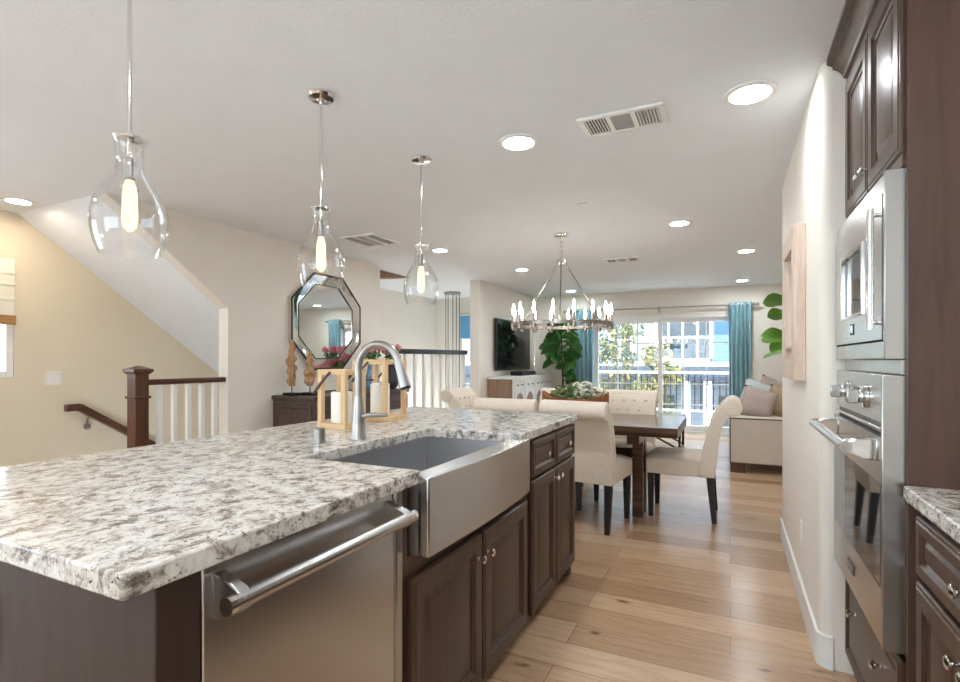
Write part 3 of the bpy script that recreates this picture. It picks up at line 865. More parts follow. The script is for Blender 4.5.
# lanterns
def lantern(x0, x1, y0, y1, h, label, clabel, bail):
    z0 = ZC; z1 = ZC + h; w = .024
    t_ = thing('candle_lantern', label, 'lantern', ((x0 + x1) / 2, (y0 + y1) / 2, z0), 'wooden candle lanterns on the island')
    obj('base_frame', box(nb(), x0, x1, y0, y1, z0, z0 + .026), 'pine_h', t_, bevel=.002)
    for (px, py) in ((x0, y0), (x1 - w, y0), (x0, y1 - w), (x1 - w, y1 - w)):
        obj('post', box(nb(), px, px + w, py, py + w, z0 + .026, z1 - .026), 'pine', t_, bevel=.002)
    f = nb(); a, b = z1 - .026, z1
    box(f, x0, x1, y0, y0 + w, a, b); box(f, x0, x1, y1 - w, y1, a, b); box(f, x0, x0 + w, y0 + w, y1 - w, a, b); box(f, x1 - w, x1, y0 + w, y1 - w, a, b)
    obj('top_frame', f, 'pine_h', t_, bevel=.002)
    xm_ = (x0 + x1) / 2; k = bail
    p = [(xm_, y0 - .008, z1 - .014), (xm_ - k * .5, y0 - .010, z1 - .014 - k * .48), (xm_ - k, y0 - .006, z1 - .014 - k * .98), (xm_ - k, y1 + .006, z1 - .014 - k * .98), (xm_ - k * .5, y1 + .010, z1 - .014 - k * .48), (xm_, y1 + .008, z1 - .014)]
    obj('bail_handle', tube(nb(), p, .0065, 8), 'leather', t_)
    cxx, cyy = (x0 + x1) / 2, (y0 + y1) / 2
    cd = thing('pillar_candle', clabel, 'candle', (cxx, cyy, z0 + .026), 'white pillar candles in the lanterns')
    hh = h * .52
    obj('wax_pillar', lathe(nb(), [(.049, 0), (.050, .004), (.050, hh - .004), (.046, hh), (.02, hh - .004)], 28, (cxx, cyy, z0 + .0262)), 'wax', cd)
    obj('wick', tube(nb(), [(cxx, cyy, z0 + hh + .02), (cxx + .002, cyy, z0 + hh + .036)], .0016, 6), 'black_plastic', cd)
lantern(-1.715, -1.555, 1.835, 1.985, .272, 'smaller pale wood lantern on the island right behind the faucet base', 'white pillar candle in the smaller lantern', .095)
lantern(-1.775, -1.565, 2.155, 2.345, .318, 'taller pale wood lantern on the island farther from the faucet', 'white pillar candle in the taller lantern', .10)

# ------------------------------------------------------------------ oven wall
XO = .38
tc = thing('tall_oven_cabinet', 'tall dark wood cabinet housing the oven and microwave', 'cabinet', (.72, 2.1, 0))
YN, YFAR = 1.732, 2.478
XC = .432
obj('side_panel', box(nb(), XC - .012, 1.015, YN - .018, YN, 0, CEIL - .004), 'cab_side', tc, bevel=.002)['label'] = 'reddish brown side panel'
c = nb()
box(c, XC, 1.015, YN, YFAR, 1.77, CEIL - .004); box(c, XC, 1.015, YN, YFAR, .08, .45); box(c, .98, 1.015, YN, YFAR, .45, 1.77); box(c, XC, .98, YFAR - .018, YFAR, .45, 1.77)
obj('carcass', c, 'cab', tc, bevel=.002)
obj('toe_kick', box(nb(), XC + .05, 1.0, YN, YFAR, 0, .08), 'cab', tc)
for (a, b, k) in ((YN + .004, 2.102, 2.07), (2.108, YFAR - .004, 2.142)):
    d = cabinet_front(tc, XC - .004, -1, a, b, 1.795, 2.325, 'door', [])
    p = Vector((XC - .022, k, 1.862))
    kb = tube(nb(), [p, p + Vector((-.022, 0, 0))], .005, 10); tube(kb, [p + Vector((-.026, -.022, 0)), p + Vector((-.026, .022, 0))], .006, 10)
    obj('bar_knob', kb, 'chrome', d)
cr = nb()
prism(cr, [(XC - .004, 2.333), (XC - .018, 2.333), (XC - .018, 2.350), (XC - .028, 2.354), (XC - .032, 2.368), (XC - .046, 2.386), (XC - .064, 2.398), (XC - .064, 2.408), (XC - .074, 2.412), (XC - .085, 2.420), (XC - .085, CEIL - .003), (XC - .004, CEIL - .003)], 1, YN - .018, YFAR)
obj('crown_molding', cr, 'cab', tc, ang=20)
obj('face_rail', box(nb(), XC - .02, XC, YN, YFAR, 1.755, 1.79), 'cab', tc, bevel=.002)
d = cabinet_front(tc, XC - .004, -1, YN + .004, YFAR - .004, .085, .435, 'drawer', [(1.93, .32), (2.28, .32)])

mw = thing('microwave', 'built-in stainless microwave above the oven', 'microwave', (.6, 2.1, 1.24))
obj('body', box(nb(), .44, .96, YN + .02, YFAR - .03, 1.26, 1.745), 'black_plastic', mw)
f = nb()
y0, y1, z0, z1 = YN + .002, YFAR - .002, 1.242, 1.752
ym0, ym1, zm0, zm1 = 1.762, 2.465, 1.297, 1.695
box(f, XO, XO + .05, y0 + .0125, ym0 - .004, z0, z1); box(f, XO, XO + .05, ym1 + .004, y1, z0, z1)
box(f, XO, XO + .05, ym0 - .004, ym1 + .004, z0, zm0 - .004); box(f, XO, XO + .05, ym0 - .004, ym1 + .004, zm1 + .004, z1)
obj('trim_kit', f, 'steel', mw, bevel=.003)
obj('trim_lip', box(nb(), XO - .006, XO + .05, y0, y0 + .012, z0, z1), 'steel_v', mw, bevel=.002)
dd = nb(); w0, w1, v0, v1 = 1.99, 2.31, 1.39, 1.605
box(dd, XO - .006, XO + .05, ym0, w0, zm0, zm1); box(dd, XO - .006, XO + .05, w1, ym1, zm0, zm1); box(dd, XO - .006, XO + .05, w0, w1, zm0, v0); box(dd, XO - .006, XO + .05, w0, w1, v1, zm1)
md = obj('door', dd, 'steel', mw)
obj('door_window', box(nb(), XO + .004, XO + .012, w0 - .002, w1 + .002, v0 - .002, v1 + .002), 'oven_glass', md)
wf = nb()
for (a, b, c_, e) in ((w0 - .008, w0 + .004, v0 - .008, v1 + .008), (w1 - .004, w1 + .012, v0 - .008, v1 + .008), (w0, w1, v0 - .008, v0 + .004), (w0, w1, v1 - .004, v1 + .008)):
    box(wf, XO - .012, XO + .002, a, b, c_, e)
obj('window_rim', wf, 'chrome', md, bevel=.002)
mh = obj('handle', tube(nb(), [(XO - .026, 1.79, 1.325), (XO - .026, 1.79, 1.665)], .009, 16), 'chrome', md)
for z in (1.345, 1.645): obj('handle_mount', tube(nb(), [(XO - .005, 1.79, z), (XO - .028, 1.79, z)], .007, 12), 'chrome', mh)
bd = obj('badge', box(nb(), XO - .009, XO - .004, 2.12, 2.165, 1.325, 1.362), 'black_plastic', md, bevel=.001)
lg = nb(); box(lg, XO - .0105, XO - .0085, 2.128, 2.157, 1.350, 1.356); box(lg, XO - .0105, XO - .0085, 2.128, 2.135, 1.332, 1.350); box(lg, XO - .0105, XO - .0085, 2.148, 2.157, 1.337, 1.350)
obj('logo', lg, 'chrome', bd)

ov = thing('wall_oven', 'stainless wall oven with a bar handle and two control knobs', 'oven', (.6, 2.1, .45))
obj('body', box(nb(), .44, .96, YN + .02, YFAR - .03, .48, 1.21), 'black_plastic', ov)
obj('filler_strip', box(nb(), XO + .03, XO + .05, y0, y1, 1.202, 1.240), 'steel', ov)
obj('control_panel', box(nb(), XO, XO + .05, y0 + .0125, y1, 1.062, 1.200), 'steel', ov, bevel=.003)
obj('side_trim', box(nb(), XO - .012, XO + .05, y0, y0 + .012, .455, 1.200), 'steel_v', ov, bevel=.003)
obj('vent_slot', box(nb(), XO + .01, XO + .05, y0 + .0125, y1, 1.030, 1.062), 'black_plastic', ov)
obj('vent_bar', box(nb(), XO - .004, XO + .012, y0 + .012, y1, 1.041, 1.051), 'chrome', ov, bevel=.002)
dd = nb(); yd0 = y0 + .014
g0, g1, h0, h1 = yd0 + .02, y1 - .02, .615, .898
box(dd, XO - .008, XO + .05, yd0, y1, h1, 1.028); box(dd, XO - .008, XO + .05, yd0, y1, .458, h0); box(dd, XO - .008, XO + .05, yd0, g0, h0, h1); box(dd, XO - .008, XO + .05, g1, y1, h0, h1)
od = obj('door', dd, 'steel', ov)
obj('door_window', box(nb(), XO - .009, XO + .01, g0 - .001, g1 + .001, h0 - .001, h1 + .001), 'oven_glass', od)
oh = obj('handle', tube(nb(), [(.298, 1.79, .992), (.298, 2.43, .992)], .016, 20), 'steel', od)
for (a, b) in ((1.80, 1.835), (2.385, 2.42)):
    c = nb(); prism(c, [(XO - .006, .955), (XO - .006, 1.020), (XO - .04, 1.016), (.298, 1.010), (.285, .998), (.285, .986), (.298, .974), (XO - .04, .958)], 1, a, b)
    obj('handle_bracket', c, 'chrome', oh, bevel=.005)
bd = obj('badge', box(nb(), XO - .011, XO - .007, 2.10, 2.20, .52, .555), 'black_plastic', od, bevel=.001)
lg = nb()
for i in range(5): box(lg, XO - .0125, XO - .0105, 2.112 + i * .0165, 2.121 + i * .0165, .530, .546)
obj('logo', lg, 'chrome', bd)
for (yy) in (1.965, 2.255):
    p = Vector((XO - .001, yy, 1.128))
    bz = obj('knob_bezel', tube(nb(), [p, p + Vector((-.008, 0, 0)), p + Vector((-.010, 0, 0))], [.036, .036, .030], 28), 'chrome', ov)
    k = nb(); tube(k, [p + Vector((-.008, 0, 0)), p + Vector((-.018, 0, 0)), p + Vector((-.024, 0, 0))], [.022, .022, .018], 24)
    box(k, XO - .052, XO - .022, yy - .010, yy + .010, 1.128 - .022, 1.128 + .022)
    obj('control_knob', k, 'steel', bz, bevel=.003)
obj('clock_display', box(nb(), XO - .003, XO + .002, 2.075, 2.145, 1.118, 1.150), 'black_plastic', ov, bevel=.002)

# right base cabinet and worktop
poly = [(.408, 1.712), (.408, -.6), (1.015, -.6), (1.015, 1.712)]
tag(obj('wall_worktop', prism(nb(), poly, 2, .872, .912), 'granite', bevel=.007, seg=3), 'speckled granite worktop beside the tall oven cabinet', 'countertop')
XB = .445
rc = thing('base_cabinet', 'dark wood base cabinet under the granite beside the oven', 'cabinet', (.7, 1.35, 0))
obj('carcass', box(nb(), XB, 1.015, .995, 1.712, .09, .870), 'cab', rc, bevel=.002)
obj('toe_kick', box(nb(), XB + .06, 1.0, .995, 1.712, 0, .09), 'cab', rc)
cabinet_front(rc, XB - .001, -1, 1.01, 1.675, .695, .845, 'drawer', [(1.352, .775)])
cabinet_front(rc, XB - .001, -1, 1.346, 1.675, .10, .68, 'door', [(1.375, .62)])
cabinet_front(rc, XB - .001, -1, 1.01, 1.34, .10, .68, 'door', [(1.31, .62)])
rd = thing('base_cabinet', 'dark wood base cabinet under the granite nearest the camera', 'cabinet', (.7, .2, 0))
obj('carcass', box(nb(), XB, 1.015, -.6, .993, .09, .870), 'cab', rd, bevel=.002)
obj('toe_kick', box(nb(), XB + .06, 1.0, -.6, .993, 0, .09), 'cab', rd)
cabinet_front(rd, XB - .001, -1, .21, .98, .695, .845, 'drawer', [(.6, .775)])
cabinet_front(rd, XB - .001, -1, .21, .98, .10, .68, 'door', [(.25, .62)])

# framed niche mirror on the kitchen wall, outlet
pf = thing('wall_mirror_frame', 'whitewashed wood box frame with mirror on the oven side wall', 'mirror', (XR, 3.22, 1.14))
f = nb(); xa, xb = .275, XR - .001; pa, pb, za, zb = 2.925, 3.53, 1.14, 1.90; w = .10
box(f, xa, xb, pa, pa + w, za, zb); box(f, xa, xb, pb - w, pb, za, zb); box(f, xa, xb, pa + w, pb - w, za, za + w); box(f, xa, xb, pa + w, pb - w, zb - w, zb)
obj('frame', f, 'ash', pf, bevel=.003)
obj('mirror_glass', box(nb(), XR - .012, XR - .006, pa + w - .002, pb - w + .002, za + w - .002, zb - w + .002), 'mirror', pf)
obj('inner_shelf', box(nb(), xa + .008, XR - .012, pa + w, pb - w, 1.30, 1.315), 'ash', pf)
def outlet(name, label, cat, p, axis, sgn, w, h, rocker, grp=None):
    t_ = thing(name, label, cat, p, grp)
    b = nb(); x, y, z = p
    q = lambda a0, a1, y0_, y1_, z0_, z1_: box(b, min(x + sgn * a0, x + sgn * a1), max(x + sgn * a0, x + sgn * a1), y0_, y1_, z0_, z1_)
    q(0, .006, y - w / 2, y + w / 2, z - h / 2, z + h / 2)
    obj('cover_plate', b, 'plate', t_, bevel=.002)
    b = nb()
    for dy in rocker: q(.006, .010, y + dy - .014, y + dy + .014, z - .03, z + .03)
    obj('rocker', b, 'trim', t_, bevel=.002)
outlet('wall_outlet', 'white outlet low on the wall beside the oven', 'outlet', (XR, 3.08, .365), 0, -1, .075, .118, (0,))
outlet('light_switch', 'double white light switch on the warm stair wall', 'light switch', (XL, 2.44, 1.085), 0, 1, .12, .118, (-.025, .025))
outlet('light_switch', 'white light switch on the television wall above the dining chairs', 'light switch', (XT, 7.10, 1.09), 0, 1, .09, .118, (0,))
outlet('thermostat', 'small white sensor high on the television wall near its end', 'sensor', (XT, 7.09, 2.24), 0, 1, .09, .11, (0,))

# ------------------------------------------------------------------ stair railings
nr = thing('stair_railing', 'stair railing with brown newel post, brown handrail and white balusters', 'railing', (XM - .06, 2.8, 0))
nx, ny = XM - .06, 2.455
b = nb(); h = .052
box(b, nx - h, nx + h, ny - h, ny + h, 0, 1.13)
np_ = obj('newel_post', b, 'newel', nr, bevel=.004)
obj('newel_band', box(nb(), nx - h - .012, nx + h + .012, ny - h - .012, ny + h + .012, .945, .965), 'newel', np_, bevel=.006)
b = nb()
box(b, nx - h - .022, nx + h + .022, ny - h - .022, ny + h + .022, 1.15, 1.17)
k1, k2 = h + .018, .01
hexa(b, [(nx - h - .002, ny - h - .002, 1.13), (nx + h + .002, ny - h - .002, 1.13), (nx + h + .002, ny + h + .002, 1.13), (nx - h - .002, ny + h + .002, 1.13)], [(nx - h - .02, ny - h - .02, 1.15), (nx + h + .02, ny - h - .02, 1.15), (nx + h + .02, ny + h + .02, 1.15), (nx - h - .02, ny + h + .02, 1.15)])
hexa(b, [(nx - k1, ny - k1, 1.17), (nx + k1, ny - k1, 1.17), (nx + k1, ny + k1, 1.17), (nx - k1, ny + k1, 1.17)], [(nx - k2, ny - k2, 1.195), (nx + k2, ny - k2, 1.195), (nx + k2, ny + k2, 1.195), (nx - k2, ny + k2, 1.195)])
obj('newel_cap', b, 'newel', np_)
prof = [(nx - .033, 1.045), (nx - .033, 1.060), (nx - .036, 1.072), (nx - .030, 1.088), (nx + .030, 1.088), (nx + .036, 1.072), (nx + .033, 1.060), (nx + .033, 1.045)]
obj('handrail', prism(nb(), prof, 1, ny + h, 3.198), 'rail_wood', nr, ang=20)
for i in range(5):
    y = 2.62 + .122 * i
    obj('baluster', box(nb(), nx - .018, nx + .018, y - .018, y + .018, .06, 1.046), 'trim', nr, bevel=.002)
obj('bottom_rail', box(nb(), nx - .03, nx + .03, ny + h, 3.198, .0, .06), 'trim', nr, bevel=.003)

wr = thing('wall_handrail', 'sloping brown handrail fixed to the warm stair wall', 'handrail', (-5.2, 2.5, .85))
p0, p1 = Vector((-5.18, 2.60, .825)), Vector((-5.18, 5.2, -.89))
dv = (p1 - p0).normalized(); up = Vector((0, -dv.z, dv.y)) if dv.y > 0 else Vector((0, dv.z, -dv.y))
b = nb(); sx = Vector((1, 0, 0))
pr = [(-.028, -.03), (.028, -.03), (.032, .0), (.024, .03), (-.024, .03), (-.032, .0)]
A = [b.verts.new(p0 + sx * a + up * c_) for a, c_ in pr]; B_ = [b.verts.new(p1 + sx * a + up * c_) for a, c_ in pr]
b.faces.new(A); b.faces.new(B_)
for i in range(6): b.faces.new((A[i], A[(i + 1) % 6], B_[(i + 1) % 6], B_[i]))
hr = obj('rail', b, 'rail_wood', wr)
q0 = p0; q1 = p0 + Vector((0, -.10, -.002))
b = nb(); A = [b.verts.new(q0 + sx * a + Vector((0, 0, 1)) * c_) for a, c_ in pr]; B_ = [b.verts.new(q1 + sx * a + Vector((0, 0, 1)) * c_) for a, c_ in pr]
b.faces.new(A); b.faces.new(B_)
for i in range(6): b.faces.new((A[i], A[(i + 1) % 6], B_[(i + 1) % 6], B_[i]))
obj('rail_end', b, 'rail_wood', wr)
for k in (.12, 1.5):
    c = p0 + dv * k
    br = obj('bracket', tube(nb(), [c - up * .03, c - up * .055, Vector((XL + .004, c.y, c.z - .12))], [.007, .007, .007], 8), 'nickel', wr)
    obj('rose_plate', tube(nb(), [(XL, c.y, c.z - .12), (XL + .008, c.y, c.z - .12)], .03, 16), 'nickel', br)

fr = thing('stair_railing', 'far stair railing with black handrail and white balusters before the stairwell', 'railing', (-3.75, 6.2, 0))
ya, yb = 5.44, 6.99
xa0 = lambda y: -3.86 + (.26) * (y - ya) / (yb - ya)
zt = 1.385
b = nb(); hexa(b, [(xa0(ya) - .03, ya, zt - .065), (xa0(ya) + .03, ya, zt - .065), (xa0(ya) + .03, ya, zt), (xa0(ya) - .03, ya, zt)], [(xa0(yb) - .03, yb, zt - .065), (xa0(yb) + .03, yb, zt - .065), (xa0(yb) + .03, yb, zt), (xa0(yb) - .03, yb, zt)])
obj('handrail', b, 'dark_rail', fr, bevel=.006)
for i in range(9):
    y = ya + .07 + .178 * i; x = xa0(y)
    obj('baluster', box(nb(), x - .019, x + .019, y - .019, y + .019, .28, zt - .06), 'trim', fr, bevel=.002)
b = nb(); hexa(b, [(xa0(ya) - .05, ya, 0), (xa0(ya) + .05, ya, 0), (xa0(ya) + .05, ya, .28), (xa0(ya) - .05, ya, .28)], [(xa0(yb) - .05, yb, 0), (xa0(yb) + .05, yb, 0), (xa0(yb) + .05, yb, .28), (xa0(yb) - .05, yb, .28)])
obj('curb', b, 'trim', fr, bevel=.003)

# shades
rs_ = thing('roman_shade', 'pale layered roman shade with bamboo edge on the stair window', 'window shade', (XL + .03, 1.55, 2.0))
obj('cloth', box(nb(), XL + .006, XL + .028, .86, 2.16, 1.60, 2.05), 'shade_cloth', rs_, bevel=.003)
b = nb()
for z in (1.93, 1.84, 1.72): box(b, XL + .028, XL + .034, .86, 2.16, z, z + .022)
obj('fold_slats', b, 'shade_cloth', rs_, bevel=.002)
obj('bamboo_edge', box(nb(), XL + .006, XL + .045, .855, 2.165, 1.525, 1.60), 'bamboo', rs_, bevel=.004)['label'] = 'brown bamboo slat edge'
bs = thing('roller_shade', 'blue roller shade half lowered in the far stairwell window', 'window shade', (-4.3, 8.88, 2.1))
obj('cloth', box(nb(), -4.70, -3.92, 8.885, 8.893, 1.66, 2.12), 'blue_shade', bs)
obj('roller', tube(nb(), [(-4.71, 8.875, 2.11), (-3.91, 8.875, 2.11)], .02, 12), 'trim', bs)

# ------------------------------------------------------------------ mirror wall: mirror, console, objects
my0, mz0, mr = 4.44, 1.655, .545
om = thing('octagonal_mirror', 'large octagonal mirror with faceted mirrored frame on the cream wall', 'mirror', (XM, my0, mz0))
def octo(r, x, ky=1.0, kz=.95): 
    q = []
    c1 = .42
    for (a, b_) in ((1, c1), (c1, 1), (-c1, 1), (-1, c1), (-1, -c1), (-c1, -1), (c1, -1), (1, -c1)):
        q.append(Vector((x, my0 + a * r * ky, mz0 + b_ * r * kz)))
    return q
b = nb()
loops = [octo(mr, XM + .002), octo(mr + .002, XM + .045), octo(mr - .012, XM + .05), octo(mr - .02, XM + .046), octo(mr - .125, XM + .022), octo(mr - .13, XM + .012)]
vv = [[b.verts.new(p) for p in L] for L in loops]
for A, B_ in zip(vv, vv[1:]):
    for i in range(8): b.faces.new((A[i], A[(i + 1) % 8], B_[(i + 1) % 8], B_[i]))
obj('bevel_frame', b, 'mirror_frame', om, ang=15)
b = nb(); A = [b.verts.new(p) for p in octo(mr - .128, XM + .018)]; B_ = [b.verts.new(p) for p in octo(mr - .128, XM + .006)]
b.faces.new(A); b.faces.new(B_)
for i in range(8): b.faces.new((A[i], A[(i + 1) % 8], B_[(i + 1) % 8], B_[i]))
obj('mirror_glass', b, 'mirror', om, flat=True)
b = nb()
def strip(L0, L1):
    A = [b.verts.new(p) for p in L0]; B_ = [b.verts.new(p) for p in L1]
    for i in range(8): b.faces.new((A[i], A[(i + 1) % 8], B_[(i + 1) % 8], B_[i]))
strip(octo(mr + .004, XM + .046), octo(mr - .010, XM + .052)); strip(octo(mr - .010, XM + .052), octo(mr - .022, XM + .047))
strip(octo(mr - .118, XM + .027), octo(mr - .130, XM + .023))
obj('dark_rim', b, 'dark_edge', om)

cn = thing('console_cabinet', 'dark wood console cabinet below the octagonal mirror', 'cabinet', (-3.75, 4.45, 0))
ca, cb, c0, c1, ct = 3.70, 5.25, XM + .004, -3.50, .894
obj('top', box(nb(), c0, c1 + .02, ca - .02, cb + .02, ct - .035, ct), 'console_wood', cn, bevel=.004)
obj('carcass', box(nb(), c0, c1, ca, cb, .10, ct - .035), 'console_wood', cn, bevel=.003)
b = nb(); rings_panel(b, (c0 + .02, ca, .13), (1, 0, 0), (0, 0, 1), (0, -1, 0), c1 - c0 - .04, ct - .19, [(0, 0), (0, .012), (.05, .012), (.056, .004), (.07, .004)])
obj('side_panel', b, 'console_wood', cn, ang=25)
for i in range(3):
    w = (cb - ca) / 3
    b = nb(); rings_panel(b, (c1, ca + w * i + .01, .13), (0, 1, 0), (0, 0, 1), (1, 0, 0), w - .02, ct - .19, [(0, 0), (0, .016), (.06, .016), (.066, .006), (.08, .006)])
    d = obj('door', b, 'console_wood', cn, ang=25)
    knob('knob', (c1 + .014, ca + w * i + w - .05, .55), (1, 0, 0), d)
for (x, y) in ((c0 + .01, ca + .01), (c1 - .06, ca + .01), (c0 + .01, cb - .06), (c1 - .06, cb - .06)):
    obj('foot', box(nb(), x, x + .05, y, y + .05, 0, .10), 'console_wood', cn, bevel=.003)

def driftwood(x, y, h, label, seed):
    t_ = thing('driftwood_sculpture', label, 'sculpture', (x, y, ct), 'driftwood sculptures on the console')
    obj('base', box(nb(), x - .065, x + .065, y - .055, y + .055, ct, ct + .028), 'black_wood', t_, bevel=.003)
    obj('pin', tube(nb(), [(x, y, ct + .028), (x, y, ct + .12)], .005, 8), 'black_wood', t_)
    b = nb(); n_ = 26; zz0 = ct + .09; prof = []
    for i in range(n_ + 1):
        k = i / n_
        prof.append((.010 + .038 * math.sin(PI * min(1, .12 + .86 * k)) ** .7 * (1 - .35 * k), zz0 + (h - .09) * k))
    lathe(b, prof, 22, (x, y, 0), wob=lambda a, z: .62 + 1.25 * abs(mnoise.noise(Vector((math.cos(a) * 1.1 + seed, math.sin(a) * 1.1, z * 15)))) + .25 * math.sin(z * 62 + 1.5 * math.sin(a + seed)))
    obj('driftwood', b, 'driftwood', t_, ang=60)
driftwood(-3.86, 3.78, .54, 'taller gnarled driftwood sculpture on black base, at the console end', 3)
driftwood(-3.74, 3.90, .435, 'shorter gnarled driftwood sculpture on black base, nearer the mirror', 9)

def rose_vase(x, y, h, vm, vlabel, blabel, n_, seed):
    v = thing('flower_vase', vlabel, 'vase', (x, y, ct), 'vases on the console')
    obj('vase_body', lathe(nb(), [(.04, 0), (.07, .03), (.085, .09), (.07, .16), (.045, h - .03), (.055, h)], 24, (x, y, ct), True, False), vm, v)
    bq = thing('rose_bouquet', blabel, 'flowers', (x, y, ct + h), 'pink rose bouquets')
    rnd = random.Random(seed)
    for i in range(n_):
        a = 2 * PI * i / n_; r = .085 if i else 0
        px, py, pz = x + r * math.cos(a) * 1.1, y + r * math.sin(a) * 1.1, ct + h + .14 + rnd.uniform(-.02, .03)
        st = obj('rose_stem', tube(nb(), [(x, y, ct + h - .05), (x + (px - x) * .4, y + (py - y) * .4, ct + h + .05), (px, py, pz)], .004, 6), 'leaf_dark', bq)
        b = nb()
        for k in range(4):
            rr_ = .037 - k * .008
            lathe(b, [(rr_ * .5, -.03), (rr_ * .95, -.01), (rr_, .012 + k * .006), (rr_ * .82, .02 + k * .008)], 10, (px, py, pz), k == 0, k == 3, wob=lambda aa, zz, q=k: 1 + .14 * math.sin(3 * aa + q * 1.3))
        obj('rose_bloom', b, 'petal_pink', st)
    b = nb(); leaf_cloud(b, [((x, y, ct + h + .07), .11)], 90, .035, rnd)
    obj('leaves', b, 'leaf_dark', bq, flat=True)
rose_vase(-3.72, 4.86, .32, 'blue_ceramic', 'blue and white vase on the console behind the taller lantern', 'pink roses seen above the taller lantern, reflected in the mirror', 6, 1)
rose_vase(-3.70, 5.22, .33, 'charcoal', 'charcoal vase at the far end of the console', 'pink roses in the charcoal vase beside the black stair handrail', 5, 2)

# ------------------------------------------------------------------ television wall
tv = thing('wall_television_set', 'large flat black television mounted on the cream wall', 'television', (XT, 8.2, 1.07))
obj('bezel', box(nb(), XT + .03, XT + .075, 7.46, 8.95, 1.07, 1.90), 'black_plastic', tv, bevel=.004)
obj('screen', box(nb(), XT + .0745, XT + .078, 7.475, 8.935, 1.09, 1.885), 'tv', tv)
obj('wall_mount', box(nb(), XT, XT + .03, 8.0, 8.4, 1.3, 1.7), 'black_plastic', tv)
mc2 = thing('media_console', 'media console with weathered brown side and distressed white doors under the television', 'cabinet', (-3.15, 8.15, 0))
ka, kb, kx, kt = 7.24, 9.08, -2.945, .985
obj('top', box(nb(), XT + .016, kx + .02, ka - .02, kb + .02, kt - .04, kt), 'white_wash', mc2, bevel=.004)
obj('carcass', box(nb(), XT + .016, kx, ka, kb, .08, kt - .04), 'brown_side', mc2, bevel=.003)
obj('plinth', box(nb(), XT + .02, kx - .03, ka + .03, kb - .03, 0, .08), 'brown_side', mc2)
obj('face_frame', box(nb(), kx, kx + .012, ka, kb, .08, kt - .04), 'white_wash', mc2)
for i in range(4):
    w = (kb - ka) / 4
    b = nb(); rings_panel(b, (kx + .012, ka + w * i + .015, kt - .20), (0, 1, 0), (0, 0, 1), (1, 0, 0), w - .03, .14, [(0, 0), (0, .012), (.02, .012), (.024, .006)])
    d = obj('drawer_front', b, 'white_wash', mc2, ang=25)
    for q in (.3, .7): knob('knob', (kx + .02, ka + w * (i + q), kt - .13), (1, 0, 0), d, .9, 'black_plastic')
    b = nb()
    y0_, y1_ = ka + w * i + .015, ka + w * (i + 1) - .015
    box(b, kx + .012, kx + .03, y0_, y0_ + .06, .12, kt - .21); box(b, kx + .012, kx + .03, y1_ - .06, y1_, .12, kt - .21); box(b, kx + .012, kx + .03, y0_ + .06, y1_ - .06, .12, .19)
    ar = [(y0_ + .06, kt - .21), (y0_ + .06, kt - .34)] + [(y0_ + .06 + (y1_ - y0_ - .12) * k / 8, kt - .34 + .09 * math.sin(PI * k / 8)) for k in range(1, 8)] + [(y1_ - .06, kt - .34), (y1_ - .06, kt - .21)]
    prism(b, ar, 0, kx + .012, kx + .03)
    d = obj('arched_door', b, 'white_wash', mc2)
    obj('door_inset', box(nb(), kx + .0125, kx + .016, y0_ + .06, y1_ - .06, .19, kt - .25), 'brown_side', d)
cbx = tag(obj('media_box', box(nb(), -3.25, -3.04, 7.90, 8.55, kt, kt + .065), 'black_plastic', bevel=.006), 'flat black media box on the console below the television', 'media player')

# plants
def fig_leaf(b, base, d, L, Wd, droop=.25, roll=0.0):
    d = Vector(d).normalized()
    side = d.cross(Vector((0, 0, 1)))
    if side.length < .05: side = Vector((1, 0, 0))
    side.normalize(); up = side.cross(d).normalized()
    side, up = side * math.cos(roll) + up * math.sin(roll), up * math.cos(roll) - side * math.sin(roll)
    prof = [(0, .02), (.10, .26), (.25, .60), (.42, .72), (.58, .86), (.74, 1.0), (.88, .82), (.96, .45), (1.0, .05)]
    rows = []
    for t_, w_ in prof:
        c = Vector(base) + d * (t_ * L) - Vector((0, 0, 1)) * (droop * L * t_ * t_)
        row = []
        for k in (-1, -.5, 0, .5, 1):
            row.append(b.verts.new(c + side * (k * w_ * Wd / 2) + up * (abs(k) * .12 * Wd * w_) + up * (.02 * Wd * math.sin(9 * t_ + 3 * k))))
        rows.append(row)
    for A, B_ in zip(rows, rows[1:]):
        for i in range(4): b.faces.new((A[i], A[i + 1], B_[i + 1], B_[i]))

def fig_tree(name, label, x, y, stem_pts, leaves, mat, pot_r=.18, pot_h=.34):
    t_ = thing(name, label, 'plant', (x, y, 0), 'fiddle leaf figs')
    p = obj('pot', lathe(nb(), [(pot_r * .8, 0), (pot_r, pot_h * .7), (pot_r * 1.02, pot_h), (pot_r * .92, pot_h), (pot_r * .9, pot_h - .04)], 28, (x, y, 0)), 'pot', t_)
    obj('soil', lathe(nb(), [(pot_r * .89, pot_h - .045), (pot_r * .5, pot_h - .035)], 20, (x, y, 0)), 'soil', p)
    obj('stem', tube(nb(), stem_pts, [.02 - .012 * i / (len(stem_pts) - 1) for i in range(len(stem_pts))], 8), 'stem', t_)
    b = nb()
    for L in leaves: fig_leaf(b, *L)
    obj('foliage', b, mat, t_, ang=80)
rnd = random.Random(11)
lv = []
for i in range(95):
    a = rnd.uniform(0, 2 * PI); z = rnd.uniform(1.18, 1.84) if math.cos(a) < .2 else rnd.uniform(.72, 1.84)
    k = 1 - abs(z - 1.35) / .9
    r0 = rnd.uniform(.0, .13)
    lv.append(((-2.68 + r0 * math.cos(a), 8.9 + r0 * math.sin(a), z), (math.cos(a), math.sin(a) * .8, rnd.uniform(-.4, .8)), rnd.uniform(.20, .28) * (.7 + .5 * max(0, k)), rnd.uniform(.17, .23), .25, rnd.uniform(-1.5, 1.5)))
